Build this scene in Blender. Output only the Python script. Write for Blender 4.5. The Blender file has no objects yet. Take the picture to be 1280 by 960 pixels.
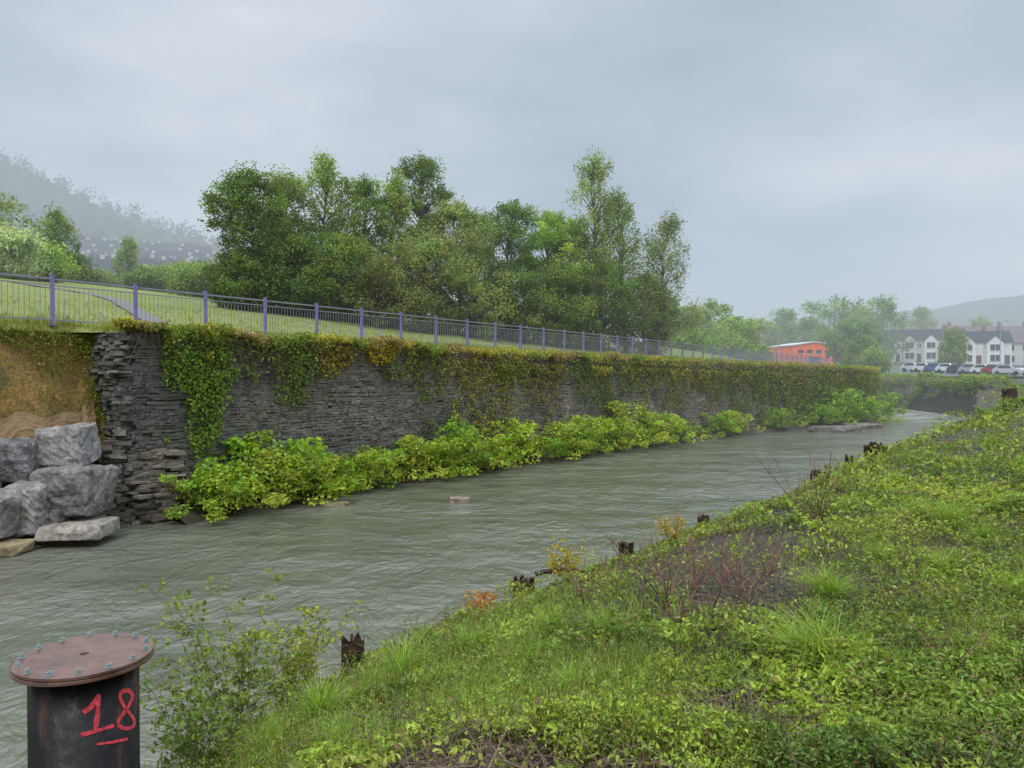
import bpy, bmesh, math, random
import numpy as np
from mathutils import Vector
R = np.random.default_rng(7)
random.seed(7)
scene = bpy.context.scene
COLL = scene.collection

# ------------------------------------------------------------------ helpers
def vn(x, y, seed=0.0):
    x = np.asarray(x, float); y = np.asarray(y, float)
    xi = np.floor(x); yi = np.floor(y); fx = x-xi; fy = y-yi
    fx = fx*fx*(3-2*fx); fy = fy*fy*(3-2*fy)
    def h(a, b):
        v = np.sin(a*127.1+b*311.7+seed*74.7)*43758.5453
        return v-np.floor(v)
    return (h(xi, yi)*(1-fx)+h(xi+1, yi)*fx)*(1-fy)+(h(xi, yi+1)*(1-fx)+h(xi+1, yi+1)*fx)*fy
def fbm(x, y, seed=0.0, o=4):
    s = 0; a = .5; t = 0
    for k in range(o):
        s = s+a*vn(x*2**k, y*2**k, seed+k*3.1); t += a; a *= .5
    return s/t
def sstep(x, a, b):
    t = np.clip((np.asarray(x, float)-a)/(b-a), 0, 1); return t*t*(3-2*t)

class MB:
    def __init__(s): s.V=[]; s.F=[]; s.C=[]; s.M=[]; s.n=0
    def add(s, V, F, C=None, m=0):
        V = np.asarray(V, float).reshape(-1, 3); F = np.asarray(F, int)
        if C is None: C = (1, 1, 1)
        C = np.asarray(C, float)
        if C.ndim == 1: C = np.tile(C, (len(V), 1))
        s.V.append(V); s.F.append(F+s.n); s.C.append(C); s.M.append(np.full(len(F), m)); s.n += len(V)
    def mesh(s, name, mats, smooth=False):
        me = bpy.data.meshes.new(name)
        V = np.concatenate(s.V)
        me.vertices.add(len(V)); me.vertices.foreach_set("co", V.astype(np.float32).ravel())
        tot = np.concatenate([np.full(len(f), f.shape[1]) for f in s.F])
        lv = np.concatenate([f.ravel() for f in s.F])
        me.loops.add(len(lv)); me.loops.foreach_set("vertex_index", lv.astype(np.int32))
        me.polygons.add(len(tot))
        st = np.concatenate([[0], np.cumsum(tot)[:-1]])
        me.polygons.foreach_set("loop_start", st.astype(np.int32))
        me.polygons.foreach_set("loop_total", tot.astype(np.int32))
        me.polygons.foreach_set("material_index", np.concatenate(s.M).astype(np.int32))
        me.polygons.foreach_set("use_smooth", np.full(len(tot), smooth))
        for m in mats: me.materials.append(m)
        a = me.color_attributes.new("col", 'FLOAT_COLOR', 'POINT')
        C = np.concatenate(s.C); C4 = np.concatenate([C, np.ones((len(C), 1))], 1)
        a.data.foreach_set("color", C4.astype(np.float32).ravel())
        me.update(calc_edges=True); me.validate()
        return me

def reg(o, label=None, cat=None, group=None, kind=None):
    if label: o["label"] = label
    if cat: o["category"] = cat
    if group: o["group"] = group
    if kind: o["kind"] = kind
    return o
def obj(name, data, loc=(0, 0, 0), parent=None, rot=0.0, scale=None, **k):
    o = bpy.data.objects.new(name, data); COLL.objects.link(o)
    o.location = loc; o.rotation_euler = (0, 0, rot)
    if scale: o.scale = scale
    if parent: o.parent = parent
    return reg(o, **k)

BOXF = np.array([[0,1,3,2],[4,6,7,5],[0,4,5,1],[2,3,7,6],[0,2,6,4],[1,5,7,3]])
def box(mb, c, s, col=(1,1,1), m=0, rot=0.0, jit=0.0):
    g = np.array([[i, j, k] for i in (-.5, .5) for j in (-.5, .5) for k in (-.5, .5)])*np.array(s)
    if jit: g = g+R.uniform(-jit, jit, g.shape)
    if rot:
        cs, sn = math.cos(rot), math.sin(rot)
        g = np.stack([g[:,0]*cs-g[:,1]*sn, g[:,0]*sn+g[:,1]*cs, g[:,2]], 1)
    mb.add(g+np.array(c), BOXF, col, m)
def tubes(mb, A, B, ra, rb, col, k=4, m=0):
    A = np.atleast_2d(np.asarray(A, float)); B = np.atleast_2d(np.asarray(B, float)); n = len(A)
    ra = np.broadcast_to(ra, n); rb = np.broadcast_to(rb, n)
    D = B-A; D = D/(np.linalg.norm(D, axis=1, keepdims=True)+1e-9)
    ref = np.where(np.abs(D[:, 2:3]) > .9, [[1., 0, 0]], [[0, 0, 1.]])
    X = np.cross(D, ref); X /= np.linalg.norm(X, axis=1, keepdims=True)+1e-9
    Y = np.cross(D, X)
    an = np.arange(k)/k*2*math.pi
    ring = X[:, None]*np.cos(an)[None, :, None]+Y[:, None]*np.sin(an)[None, :, None]
    V = np.concatenate([A[:, None]+ring*ra[:, None, None], B[:, None]+ring*rb[:, None, None]], 1)
    f = np.array([[j, (j+1) % k, k+(j+1) % k, k+j] for j in range(k)])
    F = (f[None]+np.arange(n)[:, None, None]*2*k).reshape(-1, 4)
    col = np.asarray(col, float)
    if col.ndim == 2: col = np.repeat(col, 2*k, 0)
    mb.add(V.reshape(-1, 3), F, col, m)
def nrm(a): return a/(np.linalg.norm(a, axis=1, keepdims=True)+1e-9)
def leaves(mb, P, size, col, up=.5, out=None, asp=.65, fine=False, m=0):
    n = len(P); size = np.broadcast_to(size, n)[:, None]
    N = nrm(R.normal(size=(n, 3)))+np.array([0, 0, up])
    if out is not None: N = N+out
    N = nrm(N); A = nrm(np.cross(N, R.normal(size=(n, 3)))); B = np.cross(N, A)
    col = np.asarray(col, float)
    if col.ndim == 1: col = np.tile(col, (n, 1))
    if fine:
        pts = [P-A*size*.5, P-A*size*.22+B*size*asp*.48+N*size*.10, P+A*size*.15+B*size*asp*.40+N*size*.08,
               P+A*size*.6-N*size*.10, P+A*size*.15-B*size*asp*.40+N*size*.08, P-A*size*.22-B*size*asp*.48+N*size*.10]
        f = np.array([[0, 1, 2, 3], [0, 3, 4, 5]]); k = 6
    else:
        pts = [P-A*size*.5, P+B*size*asp*.5+N*size*.08, P+A*size*.5-N*size*.08, P-B*size*asp*.5+N*size*.08]
        f = np.array([[0, 1, 2, 3]]); k = 4
    V = np.stack(pts, 1).reshape(-1, 3)
    F = (f[None]+np.arange(n)[:, None, None]*k).reshape(-1, 4)
    mb.add(V, F, np.repeat(col, k, 0), m)
def blades(mb, P, h, lean, w, col, m=0):
    n = len(P); an = R.uniform(0, 2*math.pi, n)
    d = np.stack([np.cos(an), np.sin(an), np.zeros(n)], 1)
    pw = R.uniform(0, math.pi, n); p = np.stack([np.cos(pw), np.sin(pw), np.zeros(n)], 1)
    h = np.broadcast_to(h, n)[:, None]; lean = np.broadcast_to(lean, n)[:, None]; w = np.broadcast_to(w, n)[:, None]
    rows = []
    for t in (0, .4, .75, 1.0):
        c = P+np.array([0, 0, 1])*h*(t-.35*t*t*np.clip(lean/h, 0, 1.6))+d*lean*t*t
        ww = w*(1-t**1.5*.92)*.5
        rows += [c-p*ww, c+p*ww]
    V = np.stack(rows, 1).reshape(-1, 3)
    f = np.array([[0, 1, 3, 2], [2, 3, 5, 4], [4, 5, 7, 6]])
    F = (f[None]+np.arange(n)[:, None, None]*8).reshape(-1, 4)
    col = np.asarray(col, float)
    if col.ndim == 1: col = np.tile(col, (n, 1))
    mb.add(V, F, np.repeat(col, 8, 0), m)
def gridF(nr, nc):
    i = np.arange(nr-1)[:, None]*nc+np.arange(nc-1)[None]
    return np.stack([i, i+1, i+nc+1, i+nc], -1).reshape(-1, 4)

# ------------------------------------------------------------------ materials
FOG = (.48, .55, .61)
hz = bpy.data.node_groups.new("painted_haze", 'ShaderNodeTree')  # distance haze painted into every material as fog-coloured emission, no real volume
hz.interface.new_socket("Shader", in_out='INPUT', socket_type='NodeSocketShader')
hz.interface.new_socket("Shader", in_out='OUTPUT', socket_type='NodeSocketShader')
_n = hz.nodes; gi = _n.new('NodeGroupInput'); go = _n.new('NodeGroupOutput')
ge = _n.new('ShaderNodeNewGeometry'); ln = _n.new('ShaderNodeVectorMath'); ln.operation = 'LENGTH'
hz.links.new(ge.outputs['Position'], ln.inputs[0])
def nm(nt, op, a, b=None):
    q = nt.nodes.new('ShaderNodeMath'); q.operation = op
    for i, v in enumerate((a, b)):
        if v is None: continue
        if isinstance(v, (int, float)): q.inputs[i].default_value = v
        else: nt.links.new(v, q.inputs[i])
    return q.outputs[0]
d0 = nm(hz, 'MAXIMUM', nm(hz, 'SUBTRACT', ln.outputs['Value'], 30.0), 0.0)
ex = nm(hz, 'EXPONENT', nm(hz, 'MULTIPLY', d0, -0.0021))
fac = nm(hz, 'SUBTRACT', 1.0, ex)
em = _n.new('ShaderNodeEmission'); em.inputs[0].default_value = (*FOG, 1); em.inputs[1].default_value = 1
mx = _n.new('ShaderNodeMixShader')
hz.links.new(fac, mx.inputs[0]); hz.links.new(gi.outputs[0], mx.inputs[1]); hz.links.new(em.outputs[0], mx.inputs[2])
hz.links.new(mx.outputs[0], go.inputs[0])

def newmat(name):
    m = bpy.data.materials.new(name); m.use_nodes = True
    try: m.cycles.emission_sampling = 'NONE'
    except Exception: pass
    nt = m.node_tree; nt.nodes.clear(); return m, nt
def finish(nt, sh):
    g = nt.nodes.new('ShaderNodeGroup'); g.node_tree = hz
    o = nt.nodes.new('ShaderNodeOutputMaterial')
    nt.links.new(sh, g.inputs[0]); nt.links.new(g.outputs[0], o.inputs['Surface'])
def noise(nt, scale, detail=4, vec=None, rough=.6):
    n = nt.nodes.new('ShaderNodeTexNoise'); n.inputs['Scale'].default_value = scale
    n.inputs['Detail'].default_value = detail; n.inputs['Roughness'].default_value = rough
    if vec is None:
        t = nt.nodes.new('ShaderNodeNewGeometry'); vec = t.outputs['Position']
    nt.links.new(vec, n.inputs['Vector']); return n.outputs['Fac']
def ramp(nt, f, stops):
    r = nt.nodes.new('ShaderNodeValToRGB'); e = r.color_ramp.elements
    while len(e) < len(stops): e.new(.5)
    for i, (p, c) in enumerate(stops): e[i].position = p; e[i].color = (*c, 1)
    nt.links.new(f, r.inputs[0]); return r.outputs[0]
def mixc(nt, fac, a, b, mode='MIX'):
    q = nt.nodes.new('ShaderNodeMix'); q.data_type = 'RGBA'; q.blend_type = mode
    for i, v in ((0, fac), (6, a), (7, b)):
        if isinstance(v, (int, float)): q.inputs[i].default_value = v
        elif isinstance(v, tuple): q.inputs[i].default_value = (*v, 1)
        else: nt.links.new(v, q.inputs[i])
    return q.outputs[2]
def attr(nt):
    a = nt.nodes.new('ShaderNodeAttribute'); a.attribute_name = "col"; return a.outputs['Color']
def pbr(nt, col, rough=.7, bump=None, bs=.3, bd=.02, metal=0, spec=.5):
    p = nt.nodes.new('ShaderNodeBsdfPrincipled')
    if isinstance(col, tuple): p.inputs['Base Color'].default_value = (*col, 1)
    else: nt.links.new(col, p.inputs['Base Color'])
    if isinstance(rough, (int, float)): p.inputs['Roughness'].default_value = rough
    else: nt.links.new(rough, p.inputs['Roughness'])
    p.inputs['Metallic'].default_value = metal
    p.inputs['Specular IOR Level'].default_value = spec
    if bump is not None:
        b = nt.nodes.new('ShaderNodeBump'); b.inputs['Strength'].default_value = bs
        b.inputs['Distance'].default_value = bd
        nt.links.new(bump, b.inputs['Height']); nt.links.new(b.outputs[0], p.inputs['Normal'])
    return p.outputs[0]

def leaf_mat(name, trans=.35, rough=.45, tint=(1, 1, 1), spec=.3):
    m, nt = newmat(name)
    c = mixc(nt, 1.0, attr(nt), tint, 'MULTIPLY')
    p = pbr(nt, c, rough, spec=spec)
    t = nt.nodes.new('ShaderNodeBsdfTranslucent'); nt.links.new(mixc(nt, 1.0, c, (1.3, 1.3, .65), 'MULTIPLY'), t.inputs[0])
    x = nt.nodes.new('ShaderNodeMixShader'); x.inputs[0].default_value = trans
    nt.links.new(p, x.inputs[1]); nt.links.new(t.outputs[0], x.inputs[2])
    finish(nt, x.outputs[0]); return m
M_LEAF = leaf_mat("leaf_green", .36, .45, (1.25, 1.22, 1.0))
M_TREELEAF = leaf_mat("tree_foliage", .36, .6, (1.6, 1.55, 1.25), .2)
def simple(name, col, rough=.7, var=.25, ns=8, bs=.25, bd=.01, metal=0, useattr=False, spec=.5):
    m, nt = newmat(name)
    n = noise(nt, ns, 6)
    c = attr(nt) if useattr else col
    c = mixc(nt, 1.0, c, ramp(nt, n, [(.3, (1-var,)*3), (.7, (1+var,)*3)]), 'MULTIPLY')
    finish(nt, pbr(nt, c, rough, noise(nt, ns*3, 5), bs, bd, metal, spec)); return m
M_BARK = simple("bark", None, .85, .35, 10, .5, .01, useattr=True)
m, nt = newmat("wall_stone"); n = noise(nt, 9, 7, rough=.7); c = mixc(nt, 1.0, attr(nt), ramp(nt, n, [(.3, (.5, .5, .5)), (.7, (1.5, 1.46, 1.42))]), 'MULTIPLY')
c = mixc(nt, ramp(nt, noise(nt, .7, 7, rough=.7), [(.42, (0, 0, 0)), (.62, (.55, .55, .55))]), c, (.20, .18, .15))
moss = ramp(nt, noise(nt, 1.1, 8, rough=.8), [(.52, (0, 0, 0)), (.66, (.7, .7, .7))])
c = mixc(nt, moss, c, (.10, .10, .04))
finish(nt, pbr(nt, c, .8, noise(nt, 18, 7, rough=.7), .8, .04, spec=.22)); M_STONE = m
M_WALLBACK = simple("wall_core", (.065, .060, .052), .9)
M_GRASSBL = leaf_mat("grass_blade", .35, .5, (1.3, 1.27, 1.0))

m, nt = newmat("bank_soil"); n1 = noise(nt, 2.2, 8); n2 = noise(nt, 30, 6)
c = ramp(nt, n1, [(.3, (.030, .024, .018)), (.5, (.055, .044, .032)), (.7, (.050, .060, .024))])
c = mixc(nt, 1.0, c, ramp(nt, n2, [(.3, (.5, .5, .5)), (.7, (1.6, 1.5, 1.4))]), 'MULTIPLY')
finish(nt, pbr(nt, c, .6, n2, .9, .04, spec=.3)); M_SOIL = m
m, nt = newmat("lawn_grass"); n1 = noise(nt, .25, 6); n2 = noise(nt, 6, 8)
c = ramp(nt, n1, [(.3, (.14, .185, .05)), (.55, (.20, .225, .075)), (.75, (.25, .235, .10))])
c = mixc(nt, 1.0, c, ramp(nt, n2, [(.3, (.7, .72, .7)), (.7, (1.3, 1.28, 1.2))]), 'MULTIPLY')
finish(nt, pbr(nt, c, .9, n2, .8, .08, spec=.1)); M_LAWN = m
m, nt = newmat("far_ground"); n1 = noise(nt, .03, 8)
finish(nt, pbr(nt, ramp(nt, n1, [(.35, (.06, .085, .035)), (.6, (.12, .14, .06))]), .95, spec=.1)); M_FAR = m
m, nt = newmat("hill_woodland"); n1 = noise(nt, .02, 10, rough=.75)
finish(nt, pbr(nt, ramp(nt, n1, [(.35, (.03, .045, .025)), (.55, (.06, .08, .04)), (.7, (.10, .12, .06))]), .95, n1, 1, 5, spec=.05)); M_HILL = m
m, nt = newmat("earth_slope"); n1 = noise(nt, 1.6, 8); n2 = noise(nt, 14, 8)
c = ramp(nt, n1, [(.32, (.11, .12, .03)), (.44, (.24, .16, .045)), (.6, (.33, .185, .055)), (.75, (.15, .14, .035))])
c = mixc(nt, 1.0, c, ramp(nt, n2, [(.3, (.5, .5, .45)), (.7, (1.45, 1.4, 1.25))]), 'MULTIPLY')
ck = nt.nodes.new('ShaderNodeTexVoronoi'); ck.feature = 'DISTANCE_TO_EDGE'; ck.inputs['Scale'].default_value = 9
gg = nt.nodes.new('ShaderNodeNewGeometry'); nt.links.new(gg.outputs['Position'], ck.inputs['Vector'])
c = mixc(nt, ramp(nt, ck.outputs['Distance'], [(.0, (.6, .6, .6)), (.06, (0, 0, 0))]), c, (.07, .065, .03))
finish(nt, pbr(nt, c, .85, n2, 1, .05)); M_EARTH = m
m, nt = newmat("matting"); n2 = noise(nt, 40, 4); n1 = noise(nt, 3, 4)
finish(nt, pbr(nt, mixc(nt, n1, (.18, .105, .045), (.32, .21, .11)), .9, n2, .8, .015)); M_MAT = m
m, nt = newmat("boulder_rock"); n1 = noise(nt, 3.2, 8, rough=.75); n2 = noise(nt, 18, 10, rough=.85)
c = ramp(nt, n1, [(.34, (.17, .162, .16)), (.45, (.31, .29, .28)), (.56, (.52, .49, .46)), (.68, (.27, .235, .225))])
c = mixc(nt, 1.0, c, ramp(nt, n2, [(.36, (.4, .4, .4)), (.5, (.97, .97, .97)), (.66, (1.45, 1.45, 1.45))]), 'MULTIPLY')
c = mixc(nt, 1.0, c, attr(nt), 'MULTIPLY')
finish(nt, pbr(nt, c, .6, n2, 1.0, .10, spec=.35)); M_ROCK = m
# water
m, nt = newmat("river_water")
g = nt.nodes.new('ShaderNodeNewGeometry')
def mapn(rot, sc, loc=(0, 0, 0)):
    q = nt.nodes.new('ShaderNodeMapping'); q.inputs['Rotation'].default_value = (0, 0, math.radians(rot)); q.inputs['Scale'].default_value = sc
    q.inputs['Location'].default_value = loc; nt.links.new(g.outputs['Position'], q.inputs[0]); return q.outputs[0]
wv = mapn(-55, (1.35, .85, 1))
wn = nt.nodes.new('ShaderNodeTexNoise'); wn.inputs['Scale'].default_value = .6; nt.links.new(wv, wn.inputs['Vector'])
wvd = nt.nodes.new('ShaderNodeVectorMath'); wvd.operation = 'MULTIPLY_ADD'; wvd.inputs[1].default_value = (1.6, 1.6, 0)
nt.links.new(wn.outputs['Color'], wvd.inputs[0]); nt.links.new(wv, wvd.inputs[2]); wvv = wvd.outputs[0]
wa = noise(nt, 1.1, 2, wvv, .5); wb = noise(nt, 3.6, 3, wvv, .55); wc = noise(nt, 13, 3, wvv, .55)
l = noise(nt, .55, 4, mapn(-55, (.28, .6, 1)), .6)
hgt = nm(nt, 'ADD', nm(nt, 'ADD', nm(nt, 'MULTIPLY', wa, .75), nm(nt, 'MULTIPLY', wb, .55)), nm(nt, 'MULTIPLY', wc, .14))
amp = ramp(nt, l, [(.35, (.5, .5, .5)), (.62, (1.3, 1.3, 1.3))])
rip = nm(nt, 'MULTIPLY', hgt, amp)
col = mixc(nt, ramp(nt, l, [(.38, (0, 0, 0)), (.62, (1, 1, 1))]), (.105, .112, .080), (.145, .148, .110))
foam = ramp(nt, noise(nt, 1.6, 8, mapn(-55, (.5, 1.3, 1)), .75), [(.63, (0, 0, 0)), (.76, (.6, .6, .6))])
sy = nt.nodes.new('ShaderNodeSeparateXYZ'); nt.links.new(g.outputs['Position'], sy.inputs[0])
fy = nm(nt, 'MULTIPLY', nm(nt, 'MINIMUM', nm(nt, 'MAXIMUM', nm(nt, 'DIVIDE', nm(nt, 'SUBTRACT', sy.outputs[1], 52), 22), 0.0), 1.0), .8)
foam2 = ramp(nt, noise(nt, .9, 6, mapn(-55, (.35, 1.5, 1)), .7), [(.46, (0, 0, 0)), (.58, (1, 1, 1))])
ft = nm(nt, 'MAXIMUM', nm(nt, 'MULTIPLY', foam, .4), nm(nt, 'MULTIPLY', foam2, fy))
col = mixc(nt, ft, col, (.6, .62, .6))
finish(nt, pbr(nt, col, nm(nt, 'ADD', nm(nt, 'MULTIPLY', ft, .5), .09), rip, .9, .17, spec=.5)); M_WATER = m

def world_setup():
    w = bpy.data.worlds.new("World"); scene.world = w; w.use_nodes = True
    nt = w.node_tree; nt.nodes.clear()
    tc = nt.nodes.new('ShaderNodeTexCoord'); mp = nt.nodes.new('ShaderNodeMapping')
    mp.inputs['Scale'].default_value = (1, 1, 2.6); mp.inputs['Location'].default_value = (.7, .3, .2)
    nt.links.new(tc.outputs['Generated'], mp.inputs[0])
    n = noise(nt, 1.7, 6, mp.outputs[0], .5)
    c = ramp(nt, n, [(.32, (.45, .53, .63)), (.5, (.57, .645, .735)), (.66, (.73, .78, .85))])
    s = nt.nodes.new('ShaderNodeSeparateXYZ'); nt.links.new(tc.outputs['Generated'], s.inputs[0])
    hzf = ramp(nt, s.outputs[2], [(.0, (1, 1, 1)), (.22, (0, 0, 0))])
    c = mixc(nt, hzf, c, (.55, .635, .715))
    mr = nt.nodes.new('ShaderNodeMapRange'); mr.interpolation_type = 'SMOOTHSTEP'
    mr.inputs[1].default_value = .42; mr.inputs[2].default_value = .95; mr.inputs[3].default_value = 1.0; mr.inputs[4].default_value = 4.1
    nt.links.new(s.outputs[2], mr.inputs[0])
    b1 = nt.nodes.new('ShaderNodeBackground'); nt.links.new(c, b1.inputs[0]); nt.links.new(mr.outputs[0], b1.inputs[1])
    sky = nt.nodes.new('ShaderNodeTexSky'); sky.sky_type = 'NISHITA'; sky.sun_disc = False
    sky.sun_elevation = math.radians(55); sky.sun_rotation = math.radians(200)
    b2 = nt.nodes.new('ShaderNodeBackground'); nt.links.new(sky.outputs[0], b2.inputs[0]); b2.inputs[1].default_value = .1
    mxs = nt.nodes.new('ShaderNodeMixShader'); mxs.inputs[0].default_value = .06
    nt.links.new(b1.outputs[0], mxs.inputs[1]); nt.links.new(b2.outputs[0], mxs.inputs[2])
    o = nt.nodes.new('ShaderNodeOutputWorld'); nt.links.new(mxs.outputs[0], o.inputs[0])
world_setup()
sl = bpy.data.lights.new("sun", 'SUN'); sl.energy = 1.5; sl.angle = math.radians(25); sl.color = (1, .97, .9)
so = bpy.data.objects.new("sun", sl); COLL.objects.link(so)
el, az = math.radians(55), math.radians(200)
dv = Vector((math.sin(az)*math.cos(el), math.cos(az)*math.cos(el), math.sin(el)))
so.rotation_euler = dv.to_track_quat('Z', 'Y').to_euler()
scene.view_settings.view_transform = 'Standard'; scene.view_settings.look = 'None'; scene.view_settings.exposure = 0
cd = bpy.data.cameras.new("camera"); cam = bpy.data.objects.new("camera", cd); COLL.objects.link(cam)
cd.sensor_width = 36; cd.lens = 27; cd.clip_end = 6000; cd.clip_start = .05
cam.location = (0, 0, 0); cam.rotation_euler = (math.radians(90-.716), 0, 0); scene.camera = cam

# ------------------------------------------------------------------ terrain functions
WZ = -3.5
F0 = np.array([-10.76, 18.0]); FD = np.array([.5484, .8362]); FN = np.array([-.8362, .5484]); FS = 2.033
WP = np.array([(-9.18,18.0),(-6.69,22.3),(-1.48,29.5),(3.55,35.5),(8.1,40.5),(12.6,45),(19.4,51),(25.8,56),(28.5,60),(29,66),(26,75),(15,90)])
WT = np.array([1.0,.93,.78,.74,.68,.6,.48,.36,.3,.3,.3,.3])
LB = np.array([(-36,-16),(-18,6),(-12.6,14.6),(-11.3,16.75),(-10.35,18.45)])
allP = np.vstack([LB, WP]); allT = np.concatenate([[1.0]*5, WT])
aL = allP@FD; bL = allP@FN
def ramp_q(q):
    q = np.maximum(q, 0)
    return .18*np.minimum(q, 12)*(q/(q+1.2))+.13*np.clip(q-12, 0, 28)+.08*np.clip(q-40, 0, 150)
def zfence(x, y):
    i = ((x-F0[0])*FD[0]+(y-F0[1])*FD[1])/FS
    return 1.15-.0068*np.clip(i, -5, 60)
def HL(x, y):
    q = (x-F0[0])*FN[0]+(y-F0[1])*FN[1]
    return zfence(x, y)+ramp_q(q)
E2 = np.array([.6, .8]); N2 = np.array([.8, -.6])
EP = np.array([(-9,-6),(-4.2,0.5),(-2.95,3.3),(-2.6,4.8),(-2.2,5.8),(-1.8,6.5),(-1.5,7.3),(-.41,8.7),(.2,9.35),(1.64,11.2),(3.4,13.6),(5.4,16.2),(7.2,18.2),(12.3,25.7),(17,31),(24,41),(32,53),(37,61),(39,71),(42,91),(45,110)])
aR = EP@E2; bR = EP@N2
def sR(x, y):
    a = x*E2[0]+y*E2[1]; b = x*N2[0]+y*N2[1]
    return b-np.interp(a, aR, bR)-(fbm(a*.7, a*0, 15)-.5)*.5*(a < 45)
def HR(x, y):
    s = sR(x, y)
    z = np.interp(s, [-3, -.55, 0, 1, 2.2, 6, 12, 60], [-4.4, -3.9, -2.82, -2.38, -1.98, -1.62, -1.46, -1.2])
    far = sstep(y, 48, 66)
    z = z+.75*sstep(s, .8, 4)*sstep(y, 20, 38)
    z2 = np.interp(s, [-3, -.3, 0, 40], [-4.4, -4.0, -.62, -.4])
    z = z*(1-far)+z2*far
    return z+np.where(s > -.2, 1, 0)*(fbm(x*.6, y*.6, 5)-.5)*(.34+.35*sstep(y, 20, 35))*(1-far)*sstep(s, .3, 1.6)

aa = np.concatenate([np.arange(aL[0], 6, 2.0), np.arange(6, 70, .35), np.arange(70, aL[-1], 1.0)])
ss = np.concatenate([np.arange(0, 4, .25), np.arange(4, 30, .8), np.arange(30, 220, 6)])
bw = np.interp(aa, aL, bL); tw = np.interp(aa, aL, allT)
AA, SS = np.meshgrid(aa, ss, indexing='ij')
BB = bw[:, None]+SS
X = AA*FD[0]+BB*FN[0]; Y = AA*FD[1]+BB*FN[1]
bF = F0@FN; Q = BB-bF
zf = zfence(X, Y)
fr = np.clip(SS/np.maximum(bF-bw[:, None], .3), 0, 1)
Z = np.where(Q < 0, tw[:, None]*(1-fr)+zf*fr, zf+ramp_q(Q))+(fbm(X*.5, Y*.5, 3)-.5)*.12*sstep(SS, .2, 2)
mb = MB(); mb.add(np.stack([X, Y, Z], -1), gridF(*X.shape))
obj("grass_bank", mb.mesh("grass_bank", [M_LAWN], True), kind="structure")
aa = np.concatenate([np.arange(aR[0], 25, .18), np.arange(25, 60, .5), np.arange(60, aR[-1], 1.5)])
ss = np.concatenate([[-2, -.8], np.arange(-.55, 4, .12), np.arange(4, 14, .35), np.arange(14, 60, 3), [80, 120, 200]])
bw = np.interp(aa, aR, bR); AA, SS = np.meshgrid(aa, ss, indexing='ij'); BB = bw[:, None]+SS
X = AA*E2[0]+BB*N2[0]; Y = AA*E2[1]+BB*N2[1]; Z = HR(X, Y)+(fbm(X*5, Y*5, 9)-.5)*.07
mb = MB(); mb.add(np.stack([X, Y, Z], -1), gridF(*X.shape)[:, ::-1])
obj("riverbank_ground", mb.mesh("riverbank_ground", [M_SOIL], True), kind="structure")
xs = np.arange(-300, 900, 12.); ys = np.concatenate([[99, 100], np.arange(104, 300, 8), np.arange(300, 1500, 60)])
X, Y = np.meshgrid(xs, ys, indexing='ij')
def HF(x, y): return -.5+np.clip(np.asarray(y, float)-100, 0, 100)*.032+np.clip(np.asarray(y, float)-200, 0, 2000)*.01
Z = HF(X, Y); Z[:, 0] = -4.5
mb = MB(); mb.add(np.stack([X, Y, Z], -1), gridF(*X.shape)[:, ::-1])
obj("far_ground", mb.mesh("far_ground", [M_FAR], True), kind="structure")
mb = MB(); mb.add([[-2500, -500, -4.6], [2500, -500, -4.6], [2500, 4000, -4.6], [-2500, 4000, -4.6]], [[0, 1, 2, 3]])
obj("ground", mb.mesh("ground", [M_FAR]), kind="structure")
mb = MB(); mb.add([[-80, -40, WZ], [100, -40, WZ], [100, 115, WZ], [-80, 115, WZ]], [[0, 1, 2, 3]])
obj("river_water", mb.mesh("river_water", [M_WATER]), kind="structure")
# hills
rx = np.array([-900, -480, -400, -360, -318, -282, -234, -120, 0, 120, 260, 500.])
rz = np.array([225, 198, 166, 146, 126, 115, 102, 90, 55, 10, -6, -6.])
def HH(x, y):
    r = np.interp(x, rx, rz); t = np.clip((y-110)/490, 0, 1.0)
    z = 8+(r-8)*t
    z = z-np.clip(y-600, 0, 400)*.2
    z = z+(fbm(x*.012, y*.012, 2)-.5)*14*sstep(y, 150, 400)
    f = 1-sstep(x, -90, 20)
    return -8+(z+8)*f
xs = np.arange(-900, 60, 10.); ys = np.arange(110, 900, 12.)
X, Y = np.meshgrid(xs, ys, indexing='ij'); Z = HH(X, Y)
mb = MB(); mb.add(np.stack([X, Y, Z], -1), gridF(*X.shape)[:, ::-1])
obj("hillside", mb.mesh("hillside", [M_HILL], True), kind="structure")
xs = np.arange(-200, 2000, 12.); ys = np.arange(400, 1200, 20.)
X, Y = np.meshgrid(xs, ys, indexing='ij')
Z = 2+np.sin(np.clip((Y-400)/500, 0, 1)*math.pi/2)**1.5*np.interp(X, [-200, 60, 200, 300, 380, 450, 520, 640, 2000], [5, 16, 34, 56, 66, 64, 82, 92, 150])+(fbm(X*.012, Y*.012, 4)-.5)*12*sstep(Y, 400, 600)+(fbm(X*.08, Y*.08, 5)-.5)*5
Z -= np.clip(Y-900, 0, 400)*.2
mb = MB(); mb.add(np.stack([X, Y, Z], -1), gridF(*X.shape)[:, ::-1])
obj("distant_hill", mb.mesh("distant_hill", [M_HILL], True), kind="structure")

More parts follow.
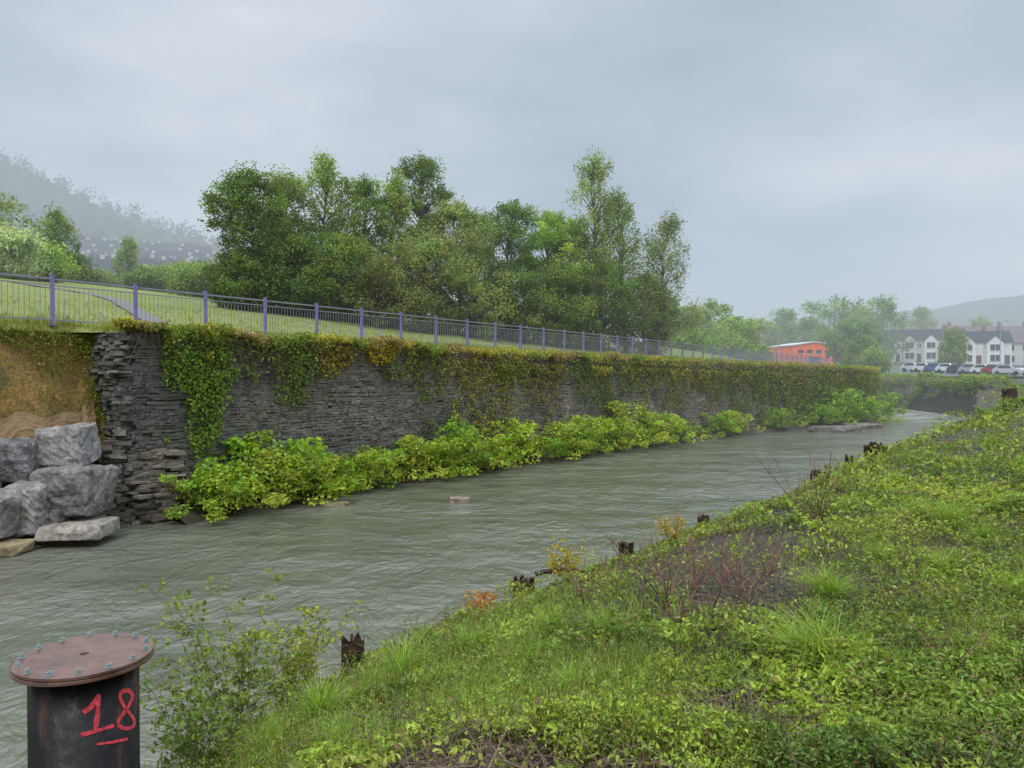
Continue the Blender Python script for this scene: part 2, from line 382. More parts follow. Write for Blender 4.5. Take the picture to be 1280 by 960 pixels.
# ------------------------------------------------------------------ path
M_PATH = simple("path_tarmac", (.17, .165, .155), .9, .15, 5, spec=.1)
pp = np.array([(-9.3, 21.6), (-10.9, 23.6), (-12.9, 26.6), (-15.4, 30.2), (-19.0, 34.0), (-24, 37), (-31, 39), (-40, 40)])
tt = np.linspace(0, len(pp)-1, 60); px_ = np.interp(tt, range(len(pp)), pp[:, 0]); py_ = np.interp(tt, range(len(pp)), pp[:, 1])
tx = np.gradient(px_); ty = np.gradient(py_); l_ = np.hypot(tx, ty); tx /= l_; ty /= l_
rows = []
for o_ in (-.36, -.18, 0, .18, .36):
    x_ = px_-ty*o_; y_ = py_+tx*o_; rows.append(np.stack([x_, y_, HL(x_, y_)+.04], 1))
mb = MB(); mb.add(np.stack(rows, 1), gridF(60, 5)[:, ::-1]); obj("footpath", mb.mesh("footpath", [M_PATH], True), kind="structure")

# ------------------------------------------------------------------ masonry wall
def stone_wall(P, T, zb, ch, sl, side, dark=1.0, brk=False):
    seg = np.r_[0, np.cumsum(np.hypot(*np.diff(P, axis=0).T))]; L = seg[-1]
    fx = lambda t: np.interp(t, seg, P[:, 0]); fy = lambda t: np.interp(t, seg, P[:, 1])
    mb = MB()
    tb = np.arange(0, L, .5); xb, yb = fx(tb), fy(tb); tb_ = np.interp(tb, seg, T)
    dx = np.gradient(xb); dy = np.gradient(yb); l = np.hypot(dx, dy); dx /= l; dy /= l
    ix, iy = -dy*side, dx*side
    f = np.stack([np.stack([xb+ix*.03, yb+iy*.03, np.full(len(xb), zb)], 1), np.stack([xb+ix*.03, yb+iy*.03, tb_-.03], 1), np.stack([xb+ix*.7, yb+iy*.7, tb_-.03], 1)], 1)
    mb.add(f, gridF(len(xb), 3), (1, 1, 1), 1)
    cs = []; z = zb; k = 0
    while z < T.max()+.05:
        h = ch*random.uniform(.6, 1.5); t = -random.uniform(0, .2)
        if brk: t = max(0, .16*math.sin(z*3.1)+.08*math.sin(z*9)+random.uniform(0, .3))
        while t < L:
            s = sl*random.choice([.45, .6, .8, 1.0, 1.3, 1.9])*random.uniform(.8, 1.2); tm = t+s/2
            top = float(np.interp(tm, seg, T))+(fbm(tm*.8, 0., 3)-.5)*.3
            hh = h*random.uniform(.7, 1.12)
            if z+h*.5 < top and random.random() > .010: cs.append((tm, z+.09*float(vn(tm*.7, z*.4, 3))+.035*float(vn(tm*3.1, z*2, 5))+random.uniform(-.006, .006), s, hh))
            t += s+random.uniform(.002, .010)
        z += h+.003; k += 1
    cs = np.array(cs); n = len(cs)
    t, z, s, h = cs.T
    x0, y0 = fx(t), fy(t); dx = fx(t+.1)-fx(t-.1); dy = fy(t+.1)-fy(t-.1); l = np.hypot(dx, dy)+1e-9; dx /= l; dy /= l
    ix, iy = -dy*side, dx*side
    bulge = (fbm(t*.35, z*.5, 8)-.5)*.2
    proud = R.uniform(0, .018, n)+.02+np.maximum(bulge, -.02)*.5+(R.uniform(size=n) > .96)*.03
    if brk:
        ft = (1-sstep(t, .9, 3.2))*(1-sstep(z, -2.9, -1.5)); proud = proud+ft*(.35*(1-sstep(z, -3.4, -1.6))+R.uniform(.05, .40, n))
    dep = .32
    V = []
    for i in (-.5, .5):
        for j in (0, 1):
            for k in (0, 1):
                jt = R.uniform(-.011, .011, (n, 3))
                tt_ = i*s; off = -proud+j*dep
                V.append(np.stack([x0+dx*tt_+ix*off, y0+dy*tt_+iy*off, z+k*h], 1)+jt)
    V = np.stack(V, 1).reshape(-1, 3)
    F = (BOXF[None]+np.arange(n)[:, None, None]*8).reshape(-1, 4)
    pat = fbm(t*.22, z*.45, 12); pat2 = fbm(t*.9, z*1.5, 21)
    c1 = np.array([.108, .105, .103]); c2 = np.array([.20, .188, .165]); c3 = np.array([.28, .245, .19])
    w = sstep(pat, .38, .58)[:, None]*.85; w2 = (sstep(pat2, .5, .72)*sstep(t, 4, 22)+sstep(t, 24, 42)*.4)[:, None].clip(0, 1)
    C = c1*(1-w)+c2*w; C = C*(1-w2)+c3*w2
    C = C*R.uniform(.70, 1.35, (n, 1))*dark*R.uniform([.95, .95, .9], [1.08, 1.0, 1.02], (n, 3))
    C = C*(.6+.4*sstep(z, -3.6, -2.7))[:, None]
    if brk: C = C*(1+ft[:, None]*np.array([1.0, .8, .5])*.7)
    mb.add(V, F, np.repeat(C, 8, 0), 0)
    return mb, fx, fy, seg, L
mb, wfx, wfy, wseg, WL = stone_wall(WP, WT, -3.9, .078, .20, 1.0, brk=True)
wall = obj("stone_wall", mb.mesh("stone_wall", [M_STONE, M_WALLBACK]), label="long dark slate rubble river wall draped with creepers", cat="wall")
mb = MB(); z = -3.8
while z < .95:
    h = random.uniform(.05, .14)
    for k in range(10):
        f = k/9*1.15; bx = -9.2-1.0*f; by = 18.12+.72*f
        o_ = random.uniform(-.12, .14)+.16*math.sin(z*2.3+f*2)+(.2 if z < -1.8 else 0)-.15*max(z, 0)
        box(mb, (bx-.2*o_, by-o_*.5, z+h/2), (random.uniform(.15, .42), random.uniform(.2, .5), h*random.uniform(.8, 1)),
            np.array([.10, .097, .093])*random.uniform(.5, 1.6)+(np.array([.06, .045, .025]) if z < -1.4 else 0), rot=random.uniform(-.6, 1.3), jit=.03)
    z += h
# flared footing slabs between the boulders and the wall face
for i in range(230):
    u_ = random.random(); zz_ = -3.75+1.9*random.random()**1.2; reach = (zz_+1.7)/-2.0
    x_ = -9.75+1.5*u_; y_ = 18.15+.9*u_-.95*reach*random.uniform(.3, 1.0)
    box(mb, (x_, y_, zz_), (random.uniform(.25, .55), random.uniform(.25, .5), random.uniform(.05, .10)), np.array([.20, .165, .125])*random.uniform(.5, 1.4), rot=random.uniform(.3, 1.1), jit=.02)
obj("broken_end", mb.mesh("broken_end", [M_STONE]), parent=wall, label="ragged collapsed end of the rubble masonry")
FP = np.array([(36.9, 60), (38.9, 71), (41.9, 91), (41, 99), (30, 104), (10, 108)]); FT = np.array([-.75, -.6, -.45, -.4, -.4, -.4])
mb, *_ = stone_wall(FP, FT, -3.9, .28, .6, -1.0, dark=.9)
obj("river_retaining_wall", mb.mesh("river_retaining_wall", [M_STONE, M_WALLBACK]), label="grey stone retaining wall overgrown with bushes by the river bend", cat="wall")

def wpt(t, off, z):
    t = np.asarray(t, float); x, y = wfx(t), wfy(t)
    dx = wfx(t+.4)-wfx(t-.4); dy = wfy(t+.4)-wfy(t-.4); l = np.hypot(dx, dy)+1e-9
    return np.stack([x+dy/l*off, y-dx/l*off, z+0*t], 1)
def wtop(t): return np.interp(t, wseg, WT)
def tpx(px):
    u = (px-640)/960; tt_ = np.linspace(0, WL*.8, 3000); return tt_[np.argmin(np.abs(wfx(tt_)/wfy(tt_)-u))]

n = 95000
t = WL*R.uniform(0, 1, n)**1.15
nd = fbm(t*.5, t*0, 31); nd2 = fbm(t*1.7, t*0, 33); nd3 = fbm(t*4.5, t*0, 37)
drop = .10+1.7*sstep(nd, .46, .80)*(.3+.9*nd2)+.9*sstep(nd2, .52, .75)*nd3+.35*sstep(nd3, .5, .75)+1.9*sstep(t, 20, 38)*fbm(t*.8, t*0, 5)
dz = drop*R.uniform(0, 1, n)**1.25
keep = (R.uniform(size=n) < 1.15-.38*dz) & (fbm(t*1.3, dz*1.3, 48)+.30*(dz < .2)+.12*R.normal(size=n) > .47)
t, dz = t[keep], dz[keep]; n = len(t)
lump = fbm(t*1.5, dz*1.5, 44)
P = wpt(t, R.uniform(-.5, .12, n)*(dz < .35)+.05+(.06+.5*lump)*R.uniform(0, 1, n)*np.clip(1.3-dz*.5, .3, 1), wtop(t)+.0+.42*lump*(dz < .4)-dz+R.uniform(-.05, .08, n))
hue = fbm(t*.55, dz*1.1, 41)
cb = np.array([.26, .205, .10]); cg = np.array([.16, .22, .045]); cy = np.array([.31, .29, .06])
w = sstep(hue, .36, .52)[:, None]; C = cb*(1-w)+cg*w
w = sstep(fbm(t*1.3, dz*2, 46), .52, .68)[:, None]; C = C*(1-w)+cy*w
rr = R.uniform(size=(n, 1)); C = np.where(rr > .95, cy, C)*R.uniform(.5, 1.5, (n, 1))
mb = MB(); leaves(mb, P, R.uniform(.05, .12, n), C, up=.3)
n2 = 1800; t = R.uniform(0, WL*.9, n2); dr = R.uniform(.2, 1.8, n2)*(.2+1.3*fbm(t*.9, t*0, 31))
A = wpt(t, R.uniform(.08, .25, n2), wtop(t)+.05); B = wpt(t+R.uniform(-.6, .6, n2), R.uniform(.06, .2, n2), wtop(t)-dr)
tubes(mb, A, B, .008, .004, np.array([.20, .155, .095])*R.uniform(.5, 1.4, (n2, 1)), k=3)
obj("wall_creeper", mb.mesh("wall_creeper", [M_LEAF]), label="brown and green creeper trailing over the wall top", cat="creeper", kind="stuff")
def ivy(px0, px1, zt, zb, n, c, label, size=(.06, .12), th=.37):
    t0, t1 = tpx(px0), tpx(px1); t = R.uniform(t0, t1, n); z = R.uniform(zb, zt, n)
    v = (z-zb)/(zt-zb); u = (t-t0)/(t1-t0)
    k = (fbm(t*1.9, z*1.5, px0*.01)+.30*v-.9*np.abs(u-.5)*(1.3-v) > th+.06*R.normal(size=n))
    t, z = t[k], z[k]; n = len(t)
    if n == 0: return
    P = wpt(t, R.uniform(.06, .28, n), z); mb = MB()
    nrmv = np.tile([.83, -.55, .1], (n, 1))
    leaves(mb, P, R.uniform(*size, n), np.array(c)*R.uniform(.55, 1.5, (n, 1))*(.7+.6*fbm(t*3, z*3, 5))[:, None], up=.2, out=nrmv)
    obj("ivy", mb.mesh("ivy", [M_LEAF]), label=label, cat="ivy", group="ivy patches on the river wall")
ivy(198, 296, 1.0, -1.9, 4200, (.16, .25, .035), "bright green ivy hanging down the dark wall", th=.42)
ivy(228, 272, 0, -2.8, 1500, (.16, .25, .035), "thin strand of green ivy on the wall")
ivy(360, 385, .6, -1.1, 450, (.12, .20, .03), "small green ivy strand on the wall")
ivy(395, 440, .9, -.1, 900, (.27, .22, .04), "yellowish ivy tuft at the wall top")
ivy(455, 490, 1.0, .3, 700, (.42, .34, .04), "bright yellow-green tuft at the wall top")
ivy(300, 400, 1.0, -.9, 1800, (.15, .19, .04), "patchy green ivy under the wall top", th=.47)
ivy(470, 560, .9, -1.0, 2000, (.15, .20, .04), "patchy green ivy under the wall top", th=.47)
ivy(545, 655, .6, -2.5, 4600, (.24, .235, .06), "yellow-brown dry creeper covering the wall", th=.44)
ivy(655, 705, .5, -2.3, 2200, (.22, .20, .05), "olive dry creeper on the wall", th=.42)
ivy(712, 800, .6, -1.9, 4200, (.14, .19, .035), "mid green ivy patch spreading over the wall", th=.40)
ivy(790, 880, .5, -1.9, 4600, (.17, .19, .045), "olive green ivy covering the upper wall", th=.42)
ivy(870, 965, .4, -2.2, 6000, (.14, .18, .035), "green ivy covering the upper wall")
ivy(940, 1092, .35, -3.0, 13000, (.15, .19, .035), "dense ivy covering the far end of the wall", (.1, .18), th=.25)

# ------------------------------------------------------------------ shrubs
def shrub_meshes(w, h, nl, size, col, var=.35, stems=18):
    k = 34
    cc = np.stack([R.normal(0, .38, k)*w, R.normal(0, .32, k)*w, R.uniform(.12, 1.0, k)**1.2*h], 1)
    cc[:, :2] *= (1.2-.6*(cc[:, 2:]/h))
    idx = R.integers(0, k, nl)
    d = nrm(R.normal(size=(nl, 3)))*R.uniform(.3, 1, (nl, 1))**.5*R.uniform(.5, 1.4, (k, 1))[idx]
    P = cc[idx]+d*np.array([.20*w, .20*w, .15*h]); P[:, 2] = np.maximum(P[:, 2], .03)
    bright = R.uniform(1-var, 1+var, (k, 1))[idx]*R.uniform(.65, 1.35, (nl, 1))
    hue = R.uniform(-1, 1, (k, 1))[idx]
    C = np.array(col)*bright*(1+hue*np.array([.18, .02, -.1]))
    mb = MB(); leaves(mb, P, size*R.uniform(.45, 1.25, nl), C, up=.7, out=d*.6, asp=.65, fine=True)
    fm = mb.mesh("foliage", [M_LEAF])
    mb = MB(); A = np.tile([0., 0, -.1], (stems, 1))+R.normal(0, .1, (stems, 3))*[w, w, 0]; B = cc[R.integers(0, k, stems)]*[1.1, 1.1, 1.15]
    tubes(mb, A, B, .012, .004, (.12, .07, .04), k=4); sm = mb.mesh("stems", [M_BARK])
    return fm, sm
SHV = [shrub_meshes(1.7, 1.4, 2100, .112, c) for c in [(.22, .32, .035), (.25, .33, .04), (.19, .28, .035), (.27, .31, .045), (.14, .21, .03)]]
def shrub(P, sc, v, label, group, rot=None):
    fm, sm = SHV[v]
    e = obj("shrub", None, loc=P, rot=random.uniform(0, 6.28) if rot is None else rot, scale=sc, label=label, cat="shrub", group=group)
    obj("foliage", fm, parent=e); obj("stems", sm, parent=e)
G1 = "leafy shrubs at the foot of the river wall"
spec = [(225,.9,.75),(240,1.2,.75),(264,.8,.85),(292,1.3,.85),(318,.6,1.25),(330,1.4,.8),(362,.9,.9),(380,1.2,.7),(405,.8,.8),(430,1.3,.6),(455,.8,.8),
 (480,1.3,.95),(505,.8,1.15),(525,1.3,.85),(550,.8,1.1),(575,1.4,.7),(600,.9,.8),(625,1.1,.9),(648,1.5,.65),(672,.8,1.1),(695,1.3,.9),(715,.7,1.25),(738,1.3,.9),
 (760,.8,1.15),(785,1.2,1.05),(805,.8,1.3),(830,1.0,.75),(858,.8,.5),(885,.9,.8),(905,.7,.7),(955,.7,.8),(975,.7,1.15),(995,.6,1.4),(1012,.8,1.0),(1030,.6,1.5),(1048,.8,1.1),(1065,.6,1.5),(1080,.8,1.1),(1090,.5,1.4)]
for i, (px, off, s) in enumerate(spec):
    p = wpt([tpx(px)], off, WZ+.1)[0]
    s2 = s*random.uniform(.85, 1.15)
    shrub(p, (s2*1.1, s2*1.1, s2*random.uniform(.85, 1.15)), (2 if px > 940 and i % 2 else i % 4), "bright lime green leafy shrub at the wall foot by the water", G1)
m_ = MB(); ts = np.linspace(.6, WL*.86, 260); rows = []
for k, (o_, z_) in enumerate([(0, -3.15), (.5, -3.2), (1.0, -3.3), (1.35, -3.45), (1.7, -3.75)]):
    w_ = (.55+.75*fbm(ts*.5, ts*0, 17))*(1-.6*sstep(ts, 36, 44))
    rows.append(wpt(ts, o_*w_, z_+(fbm(ts*2.1, ts*0+k, 7)-.5)*.14))
m_.add(np.stack(rows, 1), gridF(260, 5)); obj("river_ledge", m_.mesh("river_ledge", [M_SOIL], True), kind="structure")

# ------------------------------------------------------------------ revetment
def rock_mesh(sx, sy, sz, n=12, col=(1, 1, 1)):
    bm = bmesh.new()
    P = [np.array([i, j, k])*R.uniform(.72, 1.0, 3) for i in (-1, 1) for j in (-1, 1) for k in (-1, 1)]
    for _ in range(n):
        q = R.normal(size=3); q /= (np.abs(q)**6.5).sum()**(1/6.5); P.append(q*R.uniform(.92, 1.04))
    for p in P: bm.verts.new((p[0]*sx/2, p[1]*sy/2, p[2]*sz/2))
    r = bmesh.ops.convex_hull(bm, input=bm.verts)
    bmesh.ops.delete(bm, geom=[g for g in r['geom_interior'] if isinstance(g, bmesh.types.BMVert)], context='VERTS')
    bmesh.ops.dissolve_limit(bm, angle_limit=.3, verts=bm.verts, edges=bm.edges)
    bmesh.ops.bevel(bm, geom=list(bm.edges), offset=.04*min(sx, sz), segments=1, affect='EDGES')
    bmesh.ops.triangulate(bm, faces=bm.faces)
    for it in range(4):
        L = max(sx, sz)*.07
        es = [e for e in bm.edges if e.calc_length() > L]
        if not es: break
        bmesh.ops.subdivide_edges(bm, edges=es, cuts=1, use_grid_fill=False); bmesh.ops.triangulate(bm, faces=bm.faces)
    bm.normal_update(); sc_ = min(sx, sz); s0 = R.uniform(0, 50)
    for v in bm.verts:
        c = v.co; k = float(fbm(c.x*3.2+c.z*2.6+s0, c.y*3.2+c.z*1.9-c.x, s0))-.5; k2 = float(vn(c.x*12+c.z*9, c.y*12-c.z*11, s0))-.5
        v.co = c+v.normal*(k*.12+k2*.05)*sc_
    me = bpy.data.meshes.new("boulder"); bm.to_mesh(me); bm.free(); me.materials.append(M_ROCK)
    a = me.color_attributes.new("col", 'FLOAT_COLOR', 'POINT'); a.data.foreach_set("color", np.tile([*col, 1.], len(me.vertices)).astype(np.float32))
    return me
GB = "armour stone boulders below the earth bank"
for (px, py, w, h, d, c, lab) in [
    (16, 577, 68, 60, 16.4, (.78, .78, .82), "large grey armour stone boulder on the river bank"),
    (84, 555, 66, 54, 17.0, (1.22, 1.2, 1.2), "pale grey armour stone boulder on top of the pile"),
    (90, 613, 84, 66, 16.5, (.85, .8, .81), "broad purplish grey boulder at the wall end"),
    (28, 637, 66, 66, 15.9, (1.18, 1.15, 1.12), "speckled grey boulder at the water edge"),
    (-6, 648, 42, 60, 15.2, (1.0, .95, .9), "grey boulder at the water edge"),
    (-48, 595, 76, 72, 15.6, (.9, .9, .9), "large grey armour stone boulder on the river bank"),
    (-60, 660, 84, 74, 14.8, (1, 1, 1), "large grey armour stone boulder on the river bank"),
    (98, 660, 84, 20, 16.0, (1.35, 1.25, 1.1), "flat pale slab boulder at the water edge"),
    (66, 646, 30, 26, 16.0, (.85, .8, .75), "small grey stone wedged between boulders"),
    (56, 594, 28, 26, 16.7, (.5, .47, .45), "small dark stone wedged between boulders"),
    (8, 685, 50, 15, 15.0, (1.3, 1.1, .65), "low yellowish stone at the water line")]:
    k = d/960
    me = rock_mesh(w*k, max(w, h)*k*.95, h*k, col=c)
    obj("boulder", me, loc=((px-640)*k, d, (468-py)*k), rot=random.uniform(-.2, .2), label=lab, cat="boulder", group=GB)
topL = np.array([(-18, 6), (-12.6, 14.6), (-11.3, 16.75), (-10.45, 18.4), (-10.0, 18.8)]); toe = np.array([(-15, 4), (-11.5, 13.4), (-10.75, 15.9), (-9.75, 17.5), (-9.3, 18.0)])
tt = np.concatenate([np.linspace(0, 1, 8)[:-1], np.linspace(1, 4, 60)]); vv = np.linspace(0, 1, 36)
T_ = np.stack([np.interp(tt, range(5), topL[:, k]) for k in (0, 1)], 1); B_ = np.stack([np.interp(tt, range(5), toe[:, k]) for k in (0, 1)], 1)
G = T_[:, None]*(1-vv)[None, :, None]+B_[:, None]*vv[None, :, None]
Zs = 1.0-4.8*vv[None]**1.05+0*tt[:, None]; rn = (fbm(tt[:, None]*2.5, vv[None]*5, 6)-.5)*.30*np.sin(vv*math.pi)[None]
mb = MB(); mb.add(np.concatenate([G+rn[..., None]*np.array([.8, -.6]), Zs[..., None]], -1), gridF(*Zs.shape)[:, ::-1])
obj("earth_bank", mb.mesh("earth_bank", [M_EARTH], True), kind="structure")
def slope_pt(t, v, off):
    x = np.interp(t, range(5), topL[:, 0])*(1-v)+np.interp(t, range(5), toe[:, 0])*v
    y = np.interp(t, range(5), topL[:, 1])*(1-v)+np.interp(t, range(5), toe[:, 1])*v
    r_ = (fbm(t*2.5, v*5, 6)-.5)*.30*np.sin(v*math.pi)+off
    return np.stack([x+r_*.8, y-r_*.6, 1.0-4.8*v**1.05+off*.15], -1)
tm, vm = np.meshgrid(np.linspace(1.2, 3.5, 200), np.linspace(0, 1, 50), indexing='ij')
edge = .44+.02*np.sin(tm*5)+.012*np.sin(tm*13)-.05*(tm-2)
wr = .03+.03*np.abs(np.sin(vm*13+fbm(tm*4, vm*3, 2)*10))*vm+.02*fbm(tm*14, vm*9, 3)
mb = MB(); mb.add(slope_pt(tm, edge+vm*.13, wr+vm*.10), gridF(*tm.shape)[:, ::-1])
obj("erosion_matting", mb.mesh("erosion_matting", [M_MAT], True), label="wrinkled tan hessian matting over the earth bank", cat="matting")
n = 7000; t = R.uniform(1.0, 3.98, n); v = R.uniform(0, 1, n)**1.9*.6
k = fbm(t*2.3, v*6, 13)-.75*v*(t < 3.2)+.22*(t > 3.3)+.10*(v < .10) > .36; t, v = t[k], v[k]; n = len(t)
mb = MB(); leaves(mb, slope_pt(t, v, R.uniform(0, .16, n)), R.uniform(.04, .09, n), np.array([.18, .21, .04])*R.uniform(.5, 1.4, (n, 1)), up=.4)
k2 = 5000; t = R.uniform(1.0, 3.95, k2); v = R.uniform(0, .5, k2); kk = fbm(t*3, v*8, 23) > .48; t, v = t[kk], v[kk]; k2 = len(t)
blades(mb, slope_pt(t, v, 0.02), R.uniform(.06, .2, k2), R.uniform(.05, .15, k2), .012, np.array([.24, .20, .07])*R.uniform(.5, 1.3, (k2, 1)))
obj("bank_weeds", mb.mesh("bank_weeds", [M_LEAF]), label="green and brown weeds over the earth bank", cat="weeds", kind="stuff")
for (px, py, w, h, c, lab) in [(575, 626, 30, 10, (.9, .75, .6), "tan flat rock breaking the water surface"), (418, 629, 36, 7, (1.1, .95, .55), "pale yellow rock at the water surface"),
    (236, 648, 22, 9, (1.0, .95, .75), "small pale rock beside the ledge"), (1040, 537, 60, 10, (.45, .4, .36), "low dark rock shelf at the wall foot"), (1075, 533, 44, 9, (.5, .45, .4), "low grey rock shelf at the wall foot"),
    (205, 643, 26, 14, (.6, .56, .5), "grey stone by the wall foot")]:
    d = 3.5*960/(py-468+2); k = d/960
    obj("river_rock", rock_mesh(w*k, w*k*.7, h*k*1.5, col=c), loc=((px-640)*k, d, WZ-.03), label=lab, cat="rock", group="rocks in the river")

# ------------------------------------------------------------------ railing
M_PURP = simple("purple_paint", (.22, .17, .38), .5, .15, 6, .05)
M_LILAC = simple("lilac_rail_paint", (.25, .25, .30), .5, .12, 6, .05)
railing = obj("railing", None, loc=(F0[0], F0[1], 1.15), label="purple steel pedestrian railing along the grass bank", cat="railing")
ang = math.atan2(FD[1], FD[0])
mb = MB(); box(mb, (0, 0, .56), (.075, .075, 1.2)); box(mb, (0, 0, 1.17), (.09, .09, .02)); box(mb, (0, 0, .01), (.14, .14, .02)); pm = mb.mesh("post", [M_PURP])
mb = MB(); Lp = FS-.076
for z_, s_ in ((1.08, .04), (.93, .025), (.12, .03)): box(mb, (Lp/2+.038, 0, z_), (Lp, .03, s_))
for k in range(1, 17): box(mb, (.038+Lp*k/17, 0, .52), (.011, .011, .78))
qm = mb.mesh("rail_panel", [M_LILAC])
for i in range(-3, 45):
    p = np.array([FD[0]*FS*i, FD[1]*FS*i, -.0068*i])
    obj("post", pm, loc=p, rot=ang, parent=railing)
    if i < 44: obj("rail_panel", qm, loc=p, rot=ang, parent=railing)
n = 50000; a = R.uniform(4, 75, n); bwv = np.interp(a, aL, bL); q = R.uniform(0, 1, n)**1.5*np.where(R.uniform(size=n) < .6, 1.6, 11)
b = bwv+q; x = a*FD[0]+b*FN[0]; y = a*FD[1]+b*FN[1]; Qv = b-bF; s = q
fr = np.clip(s/np.maximum(bF-bwv, .3), 0, 1); z = np.where(Qv < 0, np.interp(a, aL, allT)*(1-fr)+zfence(x, y)*fr, HL(x, y))
k = np.ones(n, bool)
for a0, b0 in zip(px_, py_): k &= np.hypot(x-a0, y-b0) > .40
x, y, z, s = x[k], y[k], z[k], s[k]; n = len(x)
mb = MB(); blades(mb, np.stack([x, y, z-.02], 1), R.uniform(.06, .24, n)*np.where(s < 1.0, 1.5, .85), R.uniform(.02, .12, n), .012+.0005*y, np.array([.18, .215, .065])*R.uniform(.6, 1.4, (n, 1))*np.where(R.uniform(size=(n, 1)) > .75, [[1.5, 1.1, .9]], [[1., 1, 1]]))
obj("verge_grass", mb.mesh("verge_grass", [M_GRASSBL]), label="rough grass verge along the top of the wall", cat="grass", kind="stuff")

# ------------------------------------------------------------------ trees
PROF = {'round': lambda v: np.sin(np.pi*np.clip(v*.92+.06, 0, 1))**.5,
        'birch': lambda v: np.clip((1-v)**.55*np.clip(v*4+.5, 0, 1)+.04, 0, 1),
        'oval': lambda v: np.sin(np.pi*np.clip(v, 0, 1)**.75*.95+.08)**.5}
def tree(x, y, z, H, Rd, shape, col, ncl=120, nl=135, cb=.12, leaf=.14, label="", group=None, spread=.44, bark=(.10, .085, .07), var=.42, name="tree"):
    e = obj(name, None, loc=(x, y, z), label=label, cat="tree", group=group)
    pr = PROF[shape]; mt = MB(); mc = MB()
    bend = R.normal(0, .03*H, 2); zs = np.linspace(0, H*.93, 8)
    tr = np.stack([bend[0]*(zs/H)**1.5+R.normal(0, .01*H, 8)*(zs > 0), bend[1]*(zs/H)**1.5+R.normal(0, .01*H, 8)*(zs > 0), zs], 1)
    r0 = .011*H+.02; rad = r0*(1-zs/H*.98)+.008
    tr[0, 2] = -.3
    tubes(mt, tr[:-1], tr[1:], rad[:-1], rad[1:], bark, k=6)
    v = R.uniform(0, 1, ncl)**1.0; an = R.uniform(0, 6.283, ncl)
    p1, p2, p3 = R.uniform(0, 6, 3)
    lob = 1+.28*np.sin(an*2+p1)*np.sin(v*8+p2)+.20*np.sin(an*3+v*11+p3)
    rr = Rd*1.06*pr(v)*lob*R.uniform(.1, 1, ncl)**.5
    hz_ = cb*H+v*(1-cb)*H*.95
    cc = np.stack([np.interp(hz_, zs, tr[:, 0])+rr*np.cos(an), np.interp(hz_, zs, tr[:, 1])+rr*np.sin(an), hz_], 1)
    cc[-1] = [tr[-1, 0], tr[-1, 1], H*.96]; cc[-2] = [tr[-1, 0]*.9, tr[-1, 1]*.9, H*.91]
    st = np.clip(hz_-rr*.9, .04*H, H*.88); A = np.stack([np.interp(st, zs, tr[:, 0]), np.interp(st, zs, tr[:, 1]), st], 1)
    mid = (A+cc)/2+np.array([0, 0, .03*H])
    br = .0028*H+.006
    tubes(mt, A, mid, br, br*.6, bark, k=4); tubes(mt, mid, cc, br*.6, br*.2, bark, k=3)
    wts = R.uniform(.3, 1.6, ncl); idx = np.repeat(np.arange(ncl), (wts*nl).astype(int)); sg = (spread*R.uniform(.6, 1.4, ncl)*(wts/1.0)**.4)[idx][:, None]
    d = R.normal(size=(len(idx), 3)); dl = np.linalg.norm(d, axis=1, keepdims=True); d = d/dl*np.minimum(dl, 1.9+.5*R.uniform(size=dl.shape))
    droop = np.array([.8, .8, 1.15]) if shape == 'birch' else np.array([1, 1, .75])
    P = cc[idx]+d*sg*droop*.64
    P[:, 2] = np.maximum(P[:, 2], .05+R.uniform(0, .2, len(P)))
    nt_ = ncl*3; ti = R.integers(0, ncl, nt_); dirn = nrm(np.c_[np.cos(an[ti]), np.sin(an[ti]), R.uniform(.1, 1.3, nt_)]+R.normal(0, .4, (nt_, 3))); T2 = cc[ti]+dirn*spread*R.uniform(.6, 1.7, (nt_, 1))
    tubes(mt, cc[ti], T2, br*.25, .003, bark, k=3)
    f_ = R.uniform(.3, 1.05, (nt_*7, 1)); i4 = np.repeat(np.arange(nt_), 7); Pw = cc[ti][i4]*(1-f_)+T2[i4]*f_+R.normal(0, leaf*.4, (nt_*7, 3))
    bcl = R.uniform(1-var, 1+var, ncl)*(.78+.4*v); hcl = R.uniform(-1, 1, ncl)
    P = np.r_[P, Pw]; cidx = np.r_[idx, ti[i4]]
    bright = bcl[cidx][:, None]*R.uniform(.7, 1.3, (len(cidx), 1)); hue = hcl[cidx][:, None]
    C = np.array(col)*bright*(1+hue*np.array([.18, .02, -.05]))
    leaves(mc, P, leaf*R.uniform(.55, 1.25, len(P)), C, up=.5, out=nrm(P-cc[cidx])*.6, asp=.62)
    obj("trunk", mt.mesh("trunk", [M_BARK]), parent=e); obj("crown", mc.mesh("crown", [M_TREELEAF]), parent=e)
    return e
def tree_px(px, ytop, wpx, d, shape, col, zfun=HL, **k):
    x = (px-640)/960*d; z = float(zfun(np.array(x), np.array(float(d)))); H = (468-ytop)/960*d-z
    return tree(x, d, z, H, wpx/2/960*d, shape, col, **k)
GT = "mixed trees on the grass bank"
dk = (.085, .13, .032); md = (.12, .17, .045); lt = (.155, .21, .058); br_ = (.165, .25, .045); gy = (.155, .19, .075)
